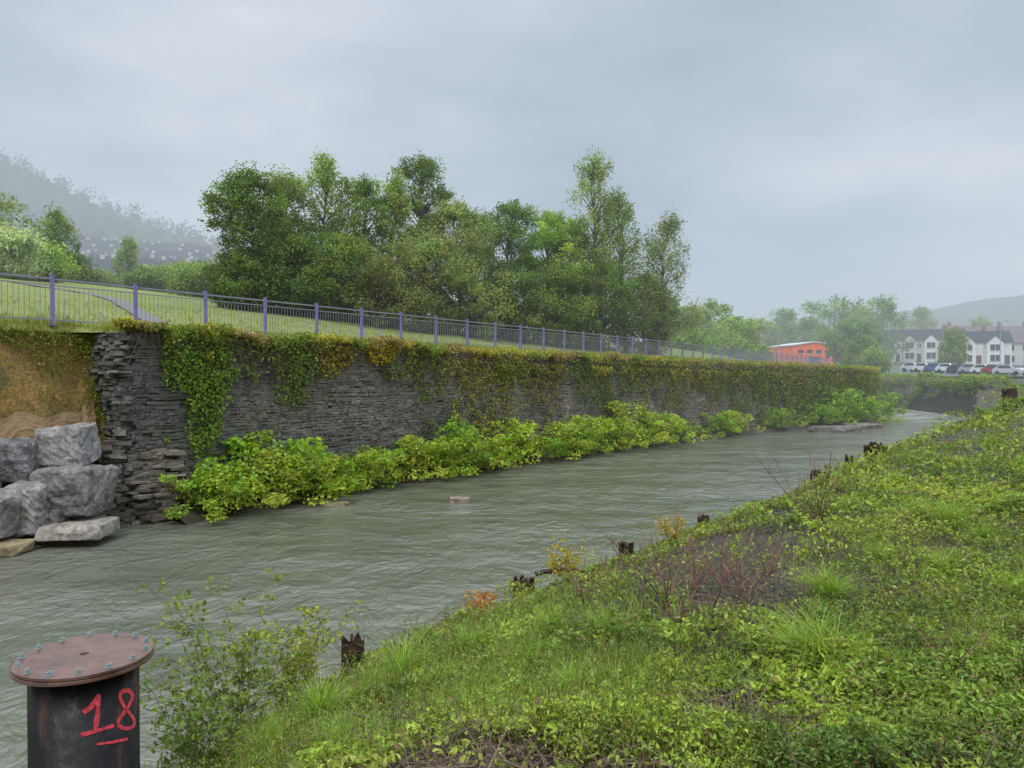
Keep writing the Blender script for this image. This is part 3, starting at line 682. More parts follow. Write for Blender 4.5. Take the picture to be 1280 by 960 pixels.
for a_ in [
 ((318, 212, 94, 38, 'round', dk), dict(ncl=170, cb=.03), "dense dark green rounded tree at the end of the clump"),
 ((362, 218, 80, 41, 'oval', md), dict(cb=.03), "mid green bushy tree in the clump"),
 ((405, 190, 90, 42, 'birch', lt), dict(nl=90, ncl=130, cb=.08), "tall wispy light green birch tree"),
 ((455, 222, 90, 43, 'oval', md), dict(cb=.04), "mid green leafy tree in the clump"),
 ((525, 190, 80, 45, 'oval', dk), dict(ncl=140, cb=.12, spread=.40), "tall dark green tree with a broken crown outline"),
 ((490, 218, 78, 44, 'birch', lt), dict(nl=100, cb=.05), "mid green slender tree in the clump"),
 ((572, 252, 110, 44, 'round', gy), dict(cb=.02, ncl=130), "rounded grey-green willow tree"),
 ((528, 296, 108, 40.5, 'round', gy), dict(ncl=100, cb=.02), "low grey-green willow bush before taller trees"),
 ((635, 248, 82, 48, 'oval', dk), dict(cb=.03), "dark green upright tree in the clump"),
 ((682, 262, 86, 49, 'round', br_), dict(ncl=120, cb=.05), "bright green young tree in the clump"),
 ((744, 190, 116, 52, 'birch', lt), dict(ncl=170, nl=85, cb=.08, spread=.52), "tallest wispy birch tree with drooping twigs"),
 ((782, 235, 92, 53, 'birch', md), dict(nl=90, cb=.05, spread=.52), "grey-green birch tree beside the tallest one"),
 ((820, 270, 92, 55, 'birch', (.13, .165, .07)), dict(nl=90, cb=.03, spread=.52), "sparse grey-green birch at the edge of the clump"),
 ((715, 275, 90, 50, 'oval', md), dict(cb=.03), "mid green bushy tree in the clump"),
 ((600, 265, 82, 50, 'oval', md), dict(cb=.03, ncl=90), "mid green tree behind the willows"),
 ((430, 296, 108, 40, 'round', md), dict(cb=.01), "low mid green bush under taller trees"),
 ((365, 290, 100, 39, 'round', dk), dict(cb=.01), "low dark green bush under taller trees"),
 ((308, 320, 80, 37, 'round', dk), dict(cb=.01, ncl=70), "low dark green bush under taller trees"),
 ((480, 325, 90, 40, 'round', (.15, .15, .07)), dict(cb=.01, ncl=80), "low brownish green bush under taller trees"),
 ((595, 322, 110, 43, 'round', gy), dict(cb=.01, ncl=80), "low grey-green bush under taller trees"),
 ((655, 320, 100, 46, 'round', dk), dict(cb=.01, ncl=80), "low dark green bush under taller trees"),
 ((700, 330, 90, 47, 'round', md), dict(cb=.01, ncl=80), "low mid green bush under taller trees"),
 ((750, 325, 110, 49, 'round', dk), dict(cb=.01, ncl=90), "low dark green bush under taller trees"),
 ((805, 345, 90, 52, 'round', (.10, .13, .05)), dict(cb=.01, ncl=80), "low grey-green bush under the birch")]:
    tree_px(*a_[0], label=a_[2], group=GT, **a_[1])
GL = "trees and bushes beyond the footpath"
for a_ in [(5, 242, 90, 62, 'round', md), (-20, 275, 80, 48, 'round', (.30, .33, .25)), (18, 290, 64, 46, 'round', (.27, .31, .20)), (72, 268, 60, 58, 'birch', md), (48, 308, 56, 50, 'round', br_),
           (92, 320, 46, 60, 'oval', dk), (160, 300, 36, 80, 'birch', md), (120, 342, 50, 75, 'round', md), (200, 336, 54, 70, 'round', lt), (240, 332, 54, 64, 'round', lt), (255, 334, 50, 56, 'round', md), (182, 342, 44, 66, 'round', dk), (30, 325, 60, 52, 'round', lt)]:
    white = a_[5][2] > .15
    tree_px(*a_, ncl=80, nl=80, leaf=.2, spread=.55, cb=.02, label="hawthorn tree in pale white blossom" if white else "light green tree beyond the footpath", group=GL)
GR = "trees beyond the river bend"
zz = lambda x, y: np.maximum(HF(x, y), 0)
for a_ in [(830, 372, 44, 88, 'birch', md), (862, 385, 54, 100, 'round', md), (888, 374, 64, 110, 'oval', md), (920, 398, 64, 105, 'round', lt), (948, 400, 56, 190, 'round', md), (978, 388, 44, 210, 'round', md),
           (1040, 371, 96, 180, 'round', md), (1095, 372, 60, 190, 'oval', md), (1010, 402, 44, 205, 'round', md), (1062, 402, 60, 150, 'round', dk), (1078, 424, 40, 118, 'round', dk), (1155, 384, 34, 260, 'oval', md),
           (1190, 414, 24, 128, 'oval', md), (1088, 440, 30, 112, 'round', md), (905, 418, 80, 96, 'round', md), (860, 415, 60, 84, 'round', md), (938, 430, 44, 100, 'round', md), (1130, 400, 50, 270, 'round', md), (1070, 385, 60, 240, 'round', md), (1225, 398, 40, 260, 'round', md)]:
    lf = .34 if a_[3] < 130 else .5
    tree_px(*a_, zfun=zz, ncl=90, nl=80, leaf=lf, spread=.9 if a_[3] < 130 else 1.3, cb=.03, label="misty green tree beyond the river bend", group=GR)
mb = MB(); NC = 1500
cx = R.uniform(-620, -60, NC); cy_ = R.uniform(150, 640, NC)
zc = HH(cx, cy_); ypx = 468-zc/cy_*960
k = (ypx < 272) | (ypx > 350) | (cy_ > 440); cx, cy_, zc = cx[k], cy_[k], zc[k]
rxs = np.linspace(-560, -60, 110)+R.normal(0, 4, 110); cx = np.r_[cx, rxs]; cy_ = np.r_[cy_, np.full(110, 596.)+R.normal(0, 4, 110)]; zc = HH(cx, cy_)
n = len(cx); sz = R.uniform(3, 7.0, n); sz[-110:] = R.uniform(2.5, 10, 110)
idx = np.repeat(np.arange(n), 55); d = nrm(R.normal(size=(len(idx), 3)))*R.uniform(.4, 1, (len(idx), 1))
P = np.stack([cx, cy_, zc+sz*.6], 1)[idx]+d*sz[idx][:, None]*np.array([.75, .75, .9])
leaves(mb, P, R.uniform(1.2, 2.6, len(idx)), np.array([.028, .040, .02])*(R.uniform(.5, 1.7, n)[idx])[:, None], up=.3, out=d)
obj("hill_woodland", mb.mesh("hill_woodland", [M_TREELEAF]), label="misty woodland covering the distant hillside", cat="woodland", kind="stuff")

# ------------------------------------------------------------------ buildings
M_WHITE = simple("white_render", (.66, .66, .64), .8, .06, 1)
M_CREAM = simple("grey_render", (.50, .49, .46), .8, .08, 1)
M_HGREY = simple("grey_stone_render", (.30, .29, .28), .8, .08, 1)
M_SLATE = simple("slate_roof", (.045, .048, .058), .8, .2, 3, spec=.1)
M_TILE = simple("brown_roof_tile", (.13, .10, .095), .6, .2, 3, spec=.2)
M_GLASS = simple("window_glass", (.03, .035, .04), .1, .1, 2)
M_FRAME = simple("window_frame", (.7, .7, .7), .5, .03, 2)
M_DOOR = simple("door_paint", (.10, .03, .03), .5, .1, 2)
M_BRICK = simple("brick", (.25, .13, .09), .8, .25, 2)
M_ORANGE = simple("orange_cladding", (.85, .15, .03), .6, .08, 1, spec=.2)
M_LIGHTROOF = simple("light_metal_roof", (.6, .62, .64), .5, .08, 1)
def prism(mb, w, d, h, rh, front=True, m=0):
    if front:
        V = [(-w/2,-d/2,0),(w/2,-d/2,0),(w/2,-d/2,h),(0,-d/2,h+rh),(-w/2,-d/2,h),(-w/2,d/2,0),(w/2,d/2,0),(w/2,d/2,h),(0,d/2,h+rh),(-w/2,d/2,h)]
    else:
        V = [(-w/2,d/2,0),(-w/2,-d/2,0),(-w/2,-d/2,h),(-w/2,0,h+rh),(-w/2,d/2,h),(w/2,d/2,0),(w/2,-d/2,0),(w/2,-d/2,h),(w/2,0,h+rh),(w/2,d/2,h)]
    V = np.array(V, float)
    mb.add(V, [[0,1,2,4],[5,9,7,6],[0,5,6,1],[1,6,7,2],[0,4,9,5]], (1,1,1), m)
    mb.add(V[[2,3,4,7,8,9]], [[0,1,2],[3,5,4]], (1,1,1), m)
def roof(mb, w, d, h, rh, front=True, ov=.3, th=.14, m=0):
    a, b = (w, d) if front else (d, w)
    sl_ = rh/(a/2)
    for sgn in (-1, 1):
        x1 = sgn*(a/2+ov); zE = h-ov*sl_
        pts = [(0, -b/2-ov, h+rh+.02), (x1, -b/2-ov, zE+.02), (x1, b/2+ov, zE+.02), (0, b/2+ov, h+rh+.02)]
        V = np.array(pts+[(p[0], p[1], p[2]+th) for p in pts])
        if not front: V = V[:, [1, 0, 2]]*np.array([1, -1, 1])
        mb.add(V, [[0,1,2,3],[4,7,6,5],[0,4,5,1],[1,5,6,2],[2,6,7,3],[3,7,4,0]], (1,1,1), m)
def house(x, y, z, rot, w, d, h, rh, front, wallm, roofm, wins, label, group, door=None, chim=True, name="house", gable=False):
    e = obj(name, None, loc=(x, y, z), rot=rot, label=label, cat="house", group=group)
    mb = MB(); prism(mb, w, d, h, rh, front); obj("wall", mb.mesh("wall", [wallm]), parent=e)
    mb = MB(); roof(mb, w, d, h, rh, front); r_ = obj("roof", mb.mesh("roof", [roofm]), parent=e)
    if chim:
        mb = MB(); cx_ = 0 if front else -w/2+.5; box(mb, (cx_, .3, h+rh+.5), (.9, .6, 1.3)); box(mb, (cx_-.2, .3, h+rh+1.3), (.2, .2, .3)); box(mb, (cx_+.2, .3, h+rh+1.3), (.2, .2, .3)); obj("chimney", mb.mesh("chimney", [M_BRICK]), parent=r_)
    if gable:
        gb = obj("bay", None, loc=(-w*.12, -d/2-.5, 0), parent=e)
        mb = MB(); prism(mb, w*.62, 1.4, h-.2, 1.5, True); obj("bay_wall", mb.mesh("bay_wall", [wallm]), parent=gb)
        mb = MB(); roof(mb, w*.62, 1.4, h-.2, 1.5, True, .2, .12); obj("bay_roof", mb.mesh("bay_roof", [roofm]), parent=gb)
    for (wx, wz, ww, wh) in wins:
        fy_ = -d/2 if not (gable and abs(wx+w*.12) < w*.31) else -d/2-1.2
        mb = MB()
        box(mb, (wx, fy_-.02, wz), (ww-.16, .04, wh-.16), m=0)
        for sx in (-1, 0, 1): box(mb, (wx+sx*(ww/2-.04), fy_-.05, wz), (.08, .1, wh), m=1)
        for sz_ in (-1, 1): box(mb, (wx, fy_-.05, wz+sz_*(wh/2-.04)), (ww-.17, .096, .08), m=1)
        obj("window", mb.mesh("window", [M_GLASS, M_FRAME]), parent=e)
    if door:
        mb = MB(); box(mb, (door, -d/2-.03, 1.05), (.95, .06, 2.1)); obj("door", mb.mesh("door", [M_DOOR]), parent=e)
    return e
GH = "white houses beside the car park"
hz2 = float(HF(0, 200))
for i in range(4):
    px = 1112+i*21.3; x = (px-640)/960*200
    house(x, 200-i*1.75, hz2+.4, -.4, 4.8, 9, 5.6, 2.7, False, M_WHITE if i % 2 == 0 else M_CREAM, M_SLATE, [(-.6, 4.2, 2.0, 1.6), (-.6, 1.6, 2.2, 1.7), (1.7, 4.2, .9, 1.3)], "white rendered terrace house with slate roof and front gable", GH, door=1.6, gable=True)
z2 = float(HF(0, 165))
for i in range(2):
    x = (1208-640)/960*165+i*4.7
    house(x, 165-i*1.9, z2+.3, -.4, 5.0, 8, 4.9, 2.3, False, M_WHITE, M_SLATE, [(-.6, 3.7, 2.0, 1.4), (-.6, 1.5, 2.0, 1.5)], "white house with steep gable above the car park", GH, door=1.7, gable=True)
for i in range(5):
    x = (1254-640)/960*175+i*6.05
    house(x, 172-i*1.8, z2+.4, -.28, 6, 8, 5.0, 2.6, False, M_WHITE if i % 2 else M_CREAM, M_TILE, [(-1.5, 3.9, 1.6, 1.5), (1.5, 3.9, 1.6, 1.5), (-1.5, 1.4, 1.8, 1.6)], "cream terraced house with brown tiled roof", GH, door=1.5)
for i in range(6):
    x = (1200-640)/960*215+i*7.05
    house(x, 215, hz2+1.0, -.0, 7, 9, 6.5, 3.2, False, M_CREAM, M_TILE, [(-1.8, 5, 1.5, 1.2), (1.8, 5, 1.5, 1.2)], "grey terraced house with brown tiled roof behind", GH)
x = (1001-640)/960*170; e = obj("industrial_shed", None, loc=(x, 170, float(HF(0, 170))+.1), rot=.1, label="orange-red clad shed with shallow pale roof", cat="building")
mb = MB(); prism(mb, 9.4, 12, 4.3, .7, True); obj("wall", mb.mesh("wall", [M_ORANGE]), parent=e)
mb = MB(); roof(mb, 9.4, 12, 4.3, .7, True, .25, .2); obj("roof", mb.mesh("roof", [M_LIGHTROOF]), parent=e)
for wx in (-3, -1, 1, 3):
    mb = MB(); box(mb, (wx, -6.03, 3.0), (1.2, .06, .8), m=0); box(mb, (wx, -6.05, 2.55), (1.3, .12, .08), m=1); obj("window", mb.mesh("window", [M_GLASS, M_FRAME]), parent=e)
mb = MB(); box(mb, (0, -6.04, 1.0), (2.4, .08, 2.0)); obj("door", mb.mesh("door", [M_DOOR]), parent=e)
hm = []
for wm in (M_CREAM, M_HGREY, M_BRICK):
    mb = MB(); prism(mb, 6.4, 8, 5.0, 3.6, False, 0); roof(mb, 6.4, 8, 5.0, 3.6, False, .15, .25, 1)
    for wx in (-1.6, 1.6):
        for wz in (1.6, 3.9): box(mb, (wx, -4.03, wz), (1.2, .06, 1.3), m=2)
    box(mb, (-2.6, 0, 8.8), (1.0, .9, 1.6), m=0)
    hm.append(mb.mesh("terraced_house", [wm, M_SLATE, M_GLASS]))
GTc = "rows of terraced houses on the hillside"
labs = ["pale terraced house with slate roof on the misty hillside", "grey terraced house with slate roof on the misty hillside", "brick terraced house with slate roof on the misty hillside"]
for (d0_, d1_, d_) in [(88, 266, 190), (88, 266, 210), (86, 268, 232), (90, 266, 255), (95, 262, 280), (92, 258, 306), (88, 248, 335), (86, 236, 366)]:
    x0 = (d0_-640)/960*d_; x1 = (d1_-640)/960*d_; x = x0+random.uniform(0, 4)
    while x < x1:
        y = d_+(x-x0)*.3; z = float(HH(np.array(x), np.array(y)))
        w_ = random.choice([0, 0, 0, 1, 2])
        obj("terraced_house", hm[w_], loc=(x, y, z-.5), rot=.29, label=labs[w_], cat="house", group=GTc)
        x += 6.15 if random.random() < .93 else 12

# ------------------------------------------------------------------ cars
M_TYRE = simple("tyre", (.02, .02, .02), .8); M_LAMP = simple("lamp_glass", (.5, .45, .4), .2)
def car_thing(colr, loc, rot, label):
    cm = simple("car_paint", colr, .25, .04, 2, 0)
    e = obj("parked_car", None, loc=loc, rot=rot, label=label, cat="car", group="cars parked above the river wall")
    prof = [(-2.1,.35),(-2.15,.7),(-2.0,.95),(-1.7,1.0),(-1.25,1.42),(.35,1.45),(.95,1.02),(1.9,.85),(2.12,.6),(2.1,.35)]
    bm = bmesh.new(); a = [bm.verts.new((p[0], -.85+(0.14 if p[1] > 1.1 else 0), p[1])) for p in prof]; b = [bm.verts.new((p[0], .85-(0.14 if p[1] > 1.1 else 0), p[1])) for p in prof]
    bm.faces.new(a); bm.faces.new(b[::-1])
    for i in range(len(prof)): j = (i+1) % len(prof); bm.faces.new((a[j], a[i], b[i], b[j]))
    bmesh.ops.bevel(bm, geom=list(bm.edges), offset=.05, segments=2, affect='EDGES'); bmesh.ops.recalc_face_normals(bm, faces=bm.faces)
    me = bpy.data.meshes.new("body"); bm.to_mesh(me); bm.free(); me.materials.append(cm); obj("body", me, parent=e)
    for s in (-1, 1):
        mb = MB(); V = [(-1.4, s*.862, 1.03), (.7, s*.862, 1.03), (.25, s*.735, 1.38), (-1.15, s*.735, 1.38)]; mb.add(V, [[0, 1, 2, 3]]); obj("side_window", mb.mesh("side_window", [M_GLASS]), parent=e)
    mb = MB(); mb.add([(.93, -.68, 1.06), (.93, .68, 1.06), (.42, .6, 1.43), (.42, -.6, 1.43)], [[0, 1, 2, 3]]); obj("windscreen", mb.mesh("windscreen", [M_GLASS]), loc=(.03, 0, .01), parent=e)
    mb = MB(); mb.add([(-1.7, -.68, 1.03), (-1.7, .68, 1.03), (-1.3, .6, 1.40), (-1.3, -.6, 1.40)], [[0, 3, 2, 1]]); obj("rear_window", mb.mesh("rear_window", [M_GLASS]), loc=(-.03, 0, .01), parent=e)
    for s in (-1, 1):
        for wx in (-1.3, 1.3):
            mb = MB(); tubes(mb, [[wx, s*.68, .33]], [[wx, s*.88, .33]], .33, .33, (1, 1, 1), k=14)
            an = np.arange(14)/14*6.283; mb.add(np.stack([wx+.33*np.cos(an), np.full(14, s*.88), .33+.33*np.sin(an)], 1), [list(range(14))]); obj("wheel", mb.mesh("wheel", [M_TYRE]), parent=e)
        mb = MB(); box(mb, (2.08, s*.6, .68), (.12, .35, .16)); obj("headlight", mb.mesh("headlight", [M_LAMP]), parent=e)
cc_ = [((.55, .56, .58), "silver"), ((.7, .7, .7), "white"), ((.06, .12, .30), "blue"), ((.7, .7, .7), "white"), ((.04, .04, .05), "black"), ((.35, .37, .4), "grey"), ((.7, .7, .7), "white"), ((.3, .04, .04), "dark red"), ((.5, .5, .52), "silver")]
for i, (c, nme) in enumerate(cc_):
    px = 1144+i*15; d = 118-i*2.2; x = (px-640)/960*d
    car_thing(c, (x, d, float(np.maximum(HF(x, d), -.5))+.3), -1.3+random.uniform(-.08, .08), nme+" car parked nose-in above the river wall")
M_TAR = simple("car_park_tarmac", (.07, .07, .072), .5, .15, 3)
mb = MB(); xs = np.linspace(50, 100, 12); ys = np.linspace(88, 130, 14); X, Y = np.meshgrid(xs, ys, indexing='ij')
mb.add(np.stack([X, Y, np.maximum(HF(X, Y), -.5)+.29], -1), gridF(12, 14)[:, ::-1]); obj("car_park", mb.mesh("car_park", [M_TAR]), kind="structure")
M_STEEL = simple("galvanised_steel", (.3, .31, .32), .4, .1, 4, .05)
for (px, d, yt) in [(973, 120, 392), (832, 80, 402), (1250, 140, 402), (120, 90, 318)]:
    x = (px-640)/960*d; zb = 1.0 if px > 500 else float(HL(np.array(x), np.array(float(d)))); zt = (468-yt)/960*d; h = zt-zb
    e = obj("street_lamp", None, loc=(x, d, zb), label="slim grey street lamp column", cat="street lamp", group="street lamps")
    mb = MB(); tubes(mb, [[0, 0, 0], [0, 0, h*.5]], [[0, 0, h*.5], [0, 0, h]], [.09, .07], [.07, .05], (1, 1, 1), k=8); obj("pole", mb.mesh("pole", [M_STEEL]), parent=e)
    mb = MB(); tubes(mb, [[0, 0, h]], [[1.1, 0, h+.15]], .04, .03, (1, 1, 1), k=6); obj("arm", mb.mesh("arm", [M_STEEL]), parent=e)
    mb = MB(); box(mb, (1.3, 0, h+.14), (.6, .25, .12)); box(mb, (1.3, 0, h+.07), (.45, .18, .03)); obj("lamp_head", mb.mesh("lamp_head", [M_STEEL]), parent=e)
FPseg = np.r_[0, np.cumsum(np.hypot(*np.diff(FP, axis=0).T))]
n = 14000; t = R.uniform(0, FPseg[-1], n); x = np.interp(t, FPseg, FP[:, 0]); y = np.interp(t, FPseg, FP[:, 1])
dr = R.uniform(-.35, 2.2, n)*(fbm(t*.35, t*0, 5)*1.5); k = fbm(t*.5, dr*1.2, 9) > .36+.10*(dr > .7); t, x, y, dr = t[k], x[k], y[k], dr[k]; n = len(t)
mb = MB(); leaves(mb, np.stack([x-R.uniform(.1, .4, n)+(dr < 0)*R.uniform(0, 2, n), y-R.uniform(-.2, .3, n), -.5-dr], 1), R.uniform(.12, .26, n), np.array([.13, .18, .045])*(.5+fbm(t*.8, dr, 3))[:, None]*R.uniform(.6, 1.4, (n, 1)), up=.4)
obj("wall_creeper", mb.mesh("wall_creeper", [M_LEAF]), label="green scrub hanging over the river bend wall", cat="creeper", kind="stuff")
for k in range(20):
    y = 53+random.random()*44; x = np.interp(y, [53, 71, 91, 99], [33, 39.8, 42.7, 44])+random.uniform(.8, 4)
    s = random.uniform(.35, .65); shrub((x, y, float(HR(np.array(x), np.array(y)))-.1), (s*1.8, s*1.8, s), 2+2*(k % 2), "green shrub above the river bend wall", "shrubs above the river bend wall")
for k in range(5):
    y = 76+k*4+random.uniform(-1, 1); x = np.interp(y, [60, 71, 91], [36.9, 38.9, 41.9])-.5; s = random.uniform(.45, .8)
    shrub((x, y, WZ), (s, s, s), 4, "dark green shrub at the foot of the bend wall", "shrubs at the foot of the bend wall")

# ------------------------------------------------------------------ near bank cover
def bank_pts(n, ymin=30, ymax=620, umin=-.75, umax=.95):
    yp = R.uniform(ymin, ymax, n); d = 1728/yp; u = R.uniform(umin, umax, n)
    x, y = u*d, d; s = sR(x, y); k = s > -.5
    return x[k], y[k], s[k]
patches = [(1.9, 6.9, 1.3), (2.6, 8.7, 1.1), (-.25, 3.6, .5), (1.15, 4.1, .38), (.5, 3.2, .4), (4.6, 13.0, .7), (-.9, 4.6, .35), (1.0, 8.6, .8), (3.4, 10.6, .7), (1.6, 5.4, .3)]
def bare(x, y):
    b = np.zeros_like(x)
    for (px, py, r) in patches: b = np.maximum(b, 1-sstep(np.hypot(x-px, y-py)/r+(fbm(x*3, y*3, 2)-.5)*1.3, .6, 1.15))
    return np.maximum(b, .7*sstep(fbm(x*1.9, y*1.9, 90), .70, .76))
def grassy(x, y):
    g_ = fbm(x*.9+3, y*.9, 77); g_ = sstep(g_, .50, .62)
    g2 = np.clip(1-np.hypot((x-.2)/1.6, (y-5.9)/1.7), 0, 1)*1.6+np.clip(1-np.hypot((x+1.3)/1.0, (y-4.3)/1.3), 0, 1)*1.6
    return np.clip(g_*.5+g2, 0, 1)
def cover(n_, ymin, ymax, base, slope, seed):
    x, y, s = bank_pts(n_, ymin, ymax)
    keep = R.uniform(size=len(x)) > np.maximum(bare(x, y)*.93, grassy(x, y)*.68); keep &= (fbm(x*6, y*6, 99)+.1*R.normal(size=len(x)) > .32) | (y > 8)
    x, y, s = x[keep], y[keep], s[keep]; n = len(x)
    lumpf = sstep(fbm(x*2.1, y*2.1, 52), .45, .75); lumpb = sstep(fbm(x*.55, y*.55, 53), .45, .7)*sstep(y, 9, 20)
    can = .02+.10*fbm(x*.9, y*.9, 51)+.24*lumpf*sstep(fbm(x*.45, y*.45, 8), .25, .6)+.10*fbm(x*5, y*5, 3)+.5*lumpb
    can *= (.35+.75*sstep(s, .3, 2.5))*(1-.4*(y < 5)*(x < 1.5))
    hh = can*R.uniform(0, 1, n)**.5
    P = np.stack([x, y, HR(x, y)+hh+.01], 1)
    sp = fbm(x*.8, y*.8, 61); sp2 = fbm(x*2.4, y*2.4, 63); sp3 = fbm(x*1.2, y*1.2, 71)
    c1 = np.array([.155, .225, .045]); c2 = np.array([.23, .305, .05]); c3 = np.array([.095, .15, .035]); c4 = np.array([.18, .12, .06]); c5 = np.array([.27, .28, .08])
    w = sstep(sp, .40, .62)[:, None]; C = c1*(1-w)+c2*w; w = sstep(sp2, .50, .68)[:, None]; C = C*(1-w)+c3*w; w = sstep(sp3, .58, .7)[:, None]*.7; C = C*(1-w)+c5*w
    C = np.where(R.uniform(size=(n, 1)) < .06+.22*(1-sstep(s, .2, 2.0))[:, None], c4, C)
    C = C*R.uniform(.55, 1.45, (n, 1))*(.42+.75*(hh/can))[:, None]  # last factor paints canopy shade into the colour, darker for lower leaves
    big = np.where(fbm(x*1.1, y*1.1, 83) > .60, 1.25, .88)
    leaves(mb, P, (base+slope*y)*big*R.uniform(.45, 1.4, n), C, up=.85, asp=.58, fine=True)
    return P, n
mb = MB(); P, n = cover(330000, 30, 620, .019, .0027, 1)
P2, n_2 = cover(70000, 28, 190, .03, .0036, 2)
xs_, ys_, s_ = bank_pts(7000, 60, 520); k = (bare(xs_, ys_) < .4) & (fbm(xs_*1.3, ys_*1.3, 97) > .50) & (s_ > .1); xs_, ys_ = xs_[k], ys_[k]; ns = len(xs_)
hs = R.uniform(.10, .32, ns); A = np.stack([xs_, ys_, HR(xs_, ys_)], 1); B = A+np.stack([R.normal(0, .05, ns), R.normal(0, .05, ns), hs], 1)
tubes(mb, A, B, .0035, .0015, np.array([.17, .20, .06])*R.uniform(.6, 1.3, (ns, 1)), k=3)
hc = R.uniform([.13, .20, .04], [.24, .28, .06], (ns, 3))
for q in range(12):
    f = (q+1)/12.; Pq = A*(1-f)+B*f+R.normal(0, .018*(1.3-f), (ns, 3))
    leaves(mb, Pq, R.uniform(.015, .036, ns)*(1.2-.5*f)*(.8+.04*ys_), hc*R.uniform(.6, 1.4, (ns, 1)), up=.8, asp=.42, fine=True)
ns = 12000; i_ = R.integers(0, n, ns); A = P[i_]*1.0; A[:, 2] = HR(A[:, 0], A[:, 1]); A[:, :2] += R.normal(0, .06, (ns, 2))
tubes(mb, A, P[i_], .0028, .0015, np.array([.20, .14, .08])*R.uniform(.4, 1.2, (ns, 1)), k=3)
obj("ground_cover", mb.mesh("ground_cover", [M_LEAF]), label="dense bramble and weed cover on the sloping bank", cat="undergrowth", kind="stuff")
x, y, s = bank_pts(170000, 40, 560)
keep = R.uniform(size=len(x)) < np.clip(grassy(x, y), .10, 1)*(1-.85*bare(x, y)); x, y, s = x[keep], y[keep], s[keep]; n = len(x)
gh = R.uniform(.05, .20, n)*(.4+1.1*fbm(x*3, y*3, 19))
mb = MB(); C = np.array([.18, .28, .05])*R.uniform(.55, 1.5, (n, 1)); C = np.where(R.uniform(size=(n, 1)) < .18, np.array([[.30, .25, .13]])*R.uniform(.6, 1.2, (n, 1)), C)
blades(mb, np.stack([x, y, HR(x, y)-.01], 1), gh, gh*R.uniform(.1, 1.0, n), .004+.0007*y, C)
obj("bank_grass", mb.mesh("bank_grass", [M_GRASSBL]), label="short rough green grass on the river bank", cat="grass", kind="stuff")
tm_ = []
for v in range(5):
    mb = MB(); n = int(R.integers(350, 650)); r_ = np.abs(R.normal(0, .08, n)); an = R.uniform(0, 6.28, n)
    P = np.stack([r_*np.cos(an), r_*np.sin(an), np.full(n, -.02)], 1); h = R.uniform(.12, .40, n)*R.uniform(.8, 1.1)
    C = np.array([.19, .30, .05])*R.uniform(.5, 1.5, (n, 1)); C = np.where(R.uniform(size=(n, 1)) < .14, np.array([[.34, .30, .14]]), C)
    blades(mb, P, h, h*R.uniform(.2, 1.3, n), .007, C); tm_.append(mb.mesh("grass_tussock", [M_GRASSBL]))
def groundhit(px, py):
    u = (px-640)/960; sl_ = (py-468)/960
    for d in np.arange(2.5, 60, .03):
        if -sl_*d <= float(HR(np.array(u*d), np.array(d))): return u*d, d
    return u*d, d
for i, (px, py, sc) in enumerate([(1025, 835, 1.4), (720, 870, .9), (505, 850, 1.0), (470, 870, .7), (660, 830, .8), (1035, 750, 1.0), (1150, 650, 1.3), (400, 900, 1.0), (360, 925, .8), (330, 950, .8), (430, 940, .7), (1275, 750, 1.0), (1215, 830, .8),
     (590, 810, .7), (620, 905, .5), (760, 800, .8), (560, 850, .7), (1190, 660, 1.1), (1110, 930, .5), (690, 790, .7), (830, 860, .5), (540, 900, .5), (410, 860, .8), (375, 870, .8), (1100, 700, .8), (910, 640, .9), (1240, 560, 1.6), (1120, 610, 1.2),
     (640, 870, .6), (530, 810, .7), (450, 830, .7), (795, 830, .7), (1180, 720, .8), (1230, 680, 1.0), (980, 870, .5), (1170, 890, .5), (300, 935, .7)]):
    x, y = groundhit(px, py)
    obj("grass_tussock", tm_[i % 5], loc=(x, y, float(HR(np.array(x), np.array(y)))), rot=i*1.3, scale=(sc, sc, sc*random.uniform(.75, 1.15)), label="bright green arching grass tussock on the bank", cat="grass tussock", group="grass tussocks on the bank")
x, y, s = bank_pts(70000, 60, 560); pr_ = bare(x, y)*.20*np.where(y < 5, .5, 1)+.02+.16*(1-sstep(s, .3, 1.6)); k = R.uniform(size=len(x)) < pr_; x, y = x[k][:4500], y[k][:4500]; n = len(x)
A = np.stack([x, y, HR(x, y)+R.uniform(.0, .10, n)], 1); an = R.uniform(0, 6.28, n); ll = R.uniform(.05, .32, n)
B = A+np.stack([np.cos(an)*ll, np.sin(an)*ll, R.uniform(-.03, .14, n)], 1); B[:, 2] = np.maximum(B[:, 2], HR(B[:, 0], B[:, 1])+.005)
mb = MB(); tubes(mb, A, B, R.uniform(.0015, .005, n), .0015, np.array([.15, .10, .07])*R.uniform(.3, 1.5, (n, 1)), k=4)
x, y, s = bank_pts(60000, 60, 560); k = R.uniform(size=len(x)) < bare(x, y)*.5+.03; x, y = x[k], y[k]; n = len(x)
leaves(mb, np.stack([x, y, HR(x, y)+.012], 1), R.uniform(.02, .05, n), np.array([.10, .07, .045])*R.uniform(.3, 1.5, (n, 1)), up=2.5)
obj("plant_litter", mb.mesh("plant_litter", [M_BARK]), label="dead brown stems and leaf litter on bare soil", cat="litter", kind="stuff")
